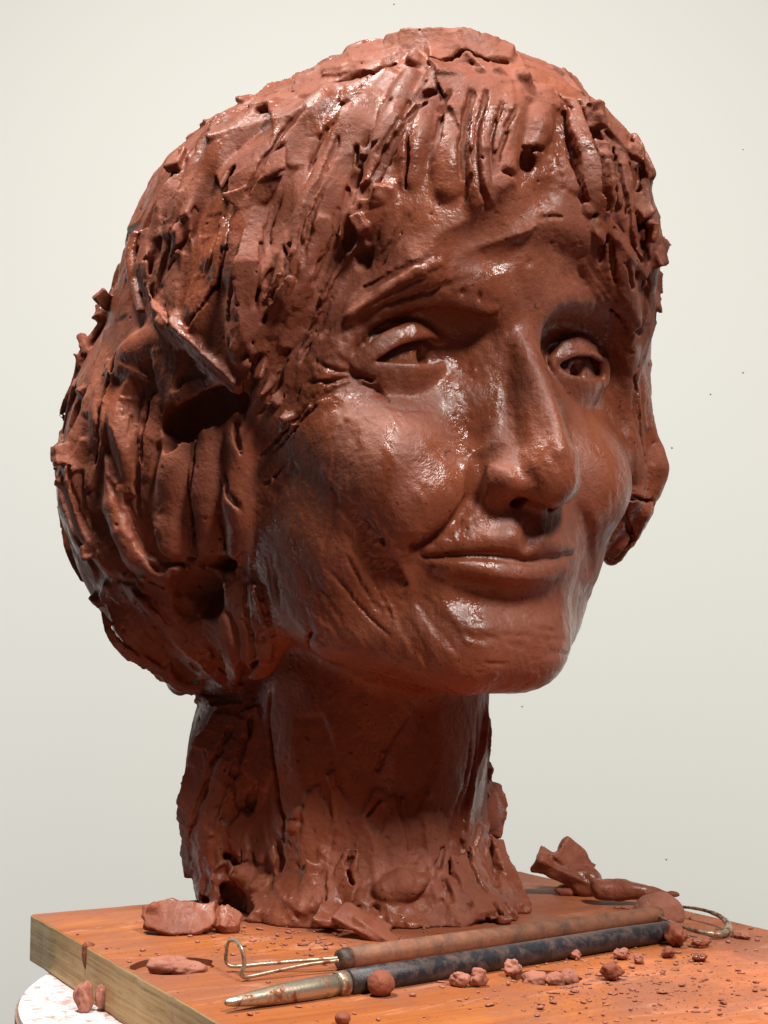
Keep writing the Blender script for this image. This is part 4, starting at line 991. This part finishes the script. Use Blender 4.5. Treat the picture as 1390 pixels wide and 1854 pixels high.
PEL = [('round clay ball standing alone at the front of the board', 'clay ball', 690, 1806, .43, .43, .40),
       ('smaller clay ball cut by the lower edge, left of the round ball', 'clay ball', 620, 1858, .24, .24, .2),
       ('dark clay lump under the end of the black tool', 'clay lump', 1226, 1716, .50, .4, .38),
       ('reddish brown pellet alone in front of the board recess', 'clay pellet', 1107, 1776, .34, .30, .24),
       ('long pale pellet, left one of a touching pair before the black tool', 'clay pellet', 832, 1787, .33, .24, .22),
       ('long pale pellet, right one of a touching pair before the black tool', 'clay pellet', 866, 1787, .30, .22, .26),
       ('pale rounded pellet against the front of the black handle', 'clay pellet', 928, 1770, .29, .28, .26),
       ('pale pellet close behind the rim of the right recess', 'clay pellet', 1042, 1738, .19, .18, .17),
       ('pale flattened pellet right of the black tool middle', 'clay pellet', 1124, 1738, .26, .22, .18),
       ('small pale pellet beside the flattened pellet', 'clay pellet', 1157, 1746, .17, .17, .18),
       ('long clay crumb just right of the dark lump', 'clay pellet', 1272, 1716, .42, .25, .17),
       ('flat clay crumb in front of the dark lump', 'clay pellet', 1210, 1734, .34, .22, .15),
       ('flat clay crumb near the right edge of the board', 'clay pellet', 1346, 1700, .38, .26, .15),
       ('wide dark crumb below the long crumb', 'clay pellet', 1268, 1742, .30, .2, .13)]
for i, (lb, ct, u, v, rx, ry, rz) in enumerate(PEL):
    ball = ct == 'clay ball'
    tag(nugget(ct.replace(' ', '_'), W(u, v) + (0, ry * .6, 0), (rx, ry, rz), i + 2, .07 if ball else .42, mat=M_CLAY if ball or 'dark' in lb or 'reddish' in lb else M_CRUMB, rz=i * .7), lb, ct)
# clay lying in the two recesses
for i, (lb, u, v, rx, rz, ry) in enumerate((('dark clay wad in the left recess, left one', 292, 1755, .55, .62, .5), ('pale clay wad in the left recess, right one', 343, 1757, .62, .58, .45), ('thin clay strip along the back of the left recess', 318, 1746, .6, .52, .3),
                                            ('rounded pellet at the right rim of the right recess', 1030, 1776, .3, .6, .3), ('flat pellet in the middle of the right recess', 1005, 1778, .36, .56, .3), ('pale wad at the left rim of the right recess', 966, 1778, .42, .6, .34))):
    tag(nugget('clay_wad', W(u, v) + (0, 0, -.22), (rx, ry, rz * .5), 40 + i, .25, rz=.2 * (i % 3) - .2), lb, 'clay wad')
tag(nugget('clay_lump', W(148, 1834, -BT) + (0, .3, 0), (.36, .34, .5), 61, .3), 'upright clay lump on the white turntable, left one of two', 'clay lump')
tag(nugget('clay_lump', W(182, 1832, -BT) + (0, .3, 0), (.28, .3, .42), 62, .3), 'upright clay lump on the white turntable, right one of two', 'clay lump')
e = W(158, 1712)
o = solid('clay_smear', [ell(e + (0, -.03, -.35), (.16, .1, .5), rough=.06), ell(e + (.03, .05, .0), (.22, .2, .1), rough=.06, k=.1)], e + (-1.2, -1.2, -1.6), e + (1.2, 1.2, .8), .04, amp=.015)
tag(o, 'clay smear hanging over the left edge of the board', 'clay smear')
# crumbs: far too many to count
rg = random.Random(21); Wv = []; Wf = []; n0 = 0
iv, if_ = ICO1
for i in range(2300):
    z = rg.random()
    if z < .5: u, v = rg.gauss(1130, 170), rg.gauss(1775, 45)
    elif z < .82: u, v = rg.gauss(620, 170), rg.gauss(1705, 22)
    elif z < .92: u, v = rg.uniform(1080, 1390), rg.uniform(1640, 1730)
    else: u, v = rg.uniform(120, 700), rg.uniform(1690, 1850)
    p = ground(u, v); q = to_board(p)
    if abs(q[0]) > BL / 2 - .1 or abs(q[1]) > BD / 2 - .1 or any(math.hypot(q[0] - h[0][0], q[1] - h[0][1]) < h[1] + .1 for h in holes): continue
    r = .014 + .075 * rg.random() ** 5
    w = iv * (1 + .35 * np.array([rg.uniform(-1, 1) for _ in range(len(iv))])[:, None]) * np.array([rg.uniform(.6, 2.4), rg.uniform(.6, 1.5), rg.uniform(.25, .8)]) * r
    a = rg.uniform(0, 6.3); w = w @ np.array([[math.cos(a), math.sin(a), 0], [-math.sin(a), math.cos(a), 0], [0, 0, 1]])
    w[:, 2] -= w[:, 2].min() + r * .1
    Wv.append(w + p); Wf.append(if_ + n0); n0 += len(iv)
o = link('clay_crumbs', mesh_np('clay_crumbs', np.concatenate(Wv), np.concatenate(Wf), False), None, M_CRUMB)
tag(o, 'fine clay crumbs and dust scattered over the board', 'crumbs', None, 'stuff')
SPECK = ['tiny dark speck on the wall in the upper right corner', 'tiny dark speck on the wall at the right edge, level with the eyes', 'tiny dark speck on the wall nearest the far cheek', 'tiny dark speck on the wall right of the far eye',
         'tiny dark speck on the wall just above the right end of the board', 'tiny dark speck on the wall just below the chin', 'tiny dark speck on the wall above the crown at the top edge']
for i, (u, v, r) in enumerate(((1345, 271, .09), (1345, 675, .11), (1216, 811, .12), (1286, 714, .11), (1206, 1556, .11), (945, 1279, .10), (713, 8, .11))):
    d = ray(u, v); p = CAM + d * ((189.97 - CAM[1]) / d[1])
    vv, ff = ICO1
    tag(link('wall_speck', mesh_np('wall_speck', vv * (r, .05, r * .9) + p, ff), None, M_SPECK), SPECK[i], 'speck', 'clay specks on the wall')
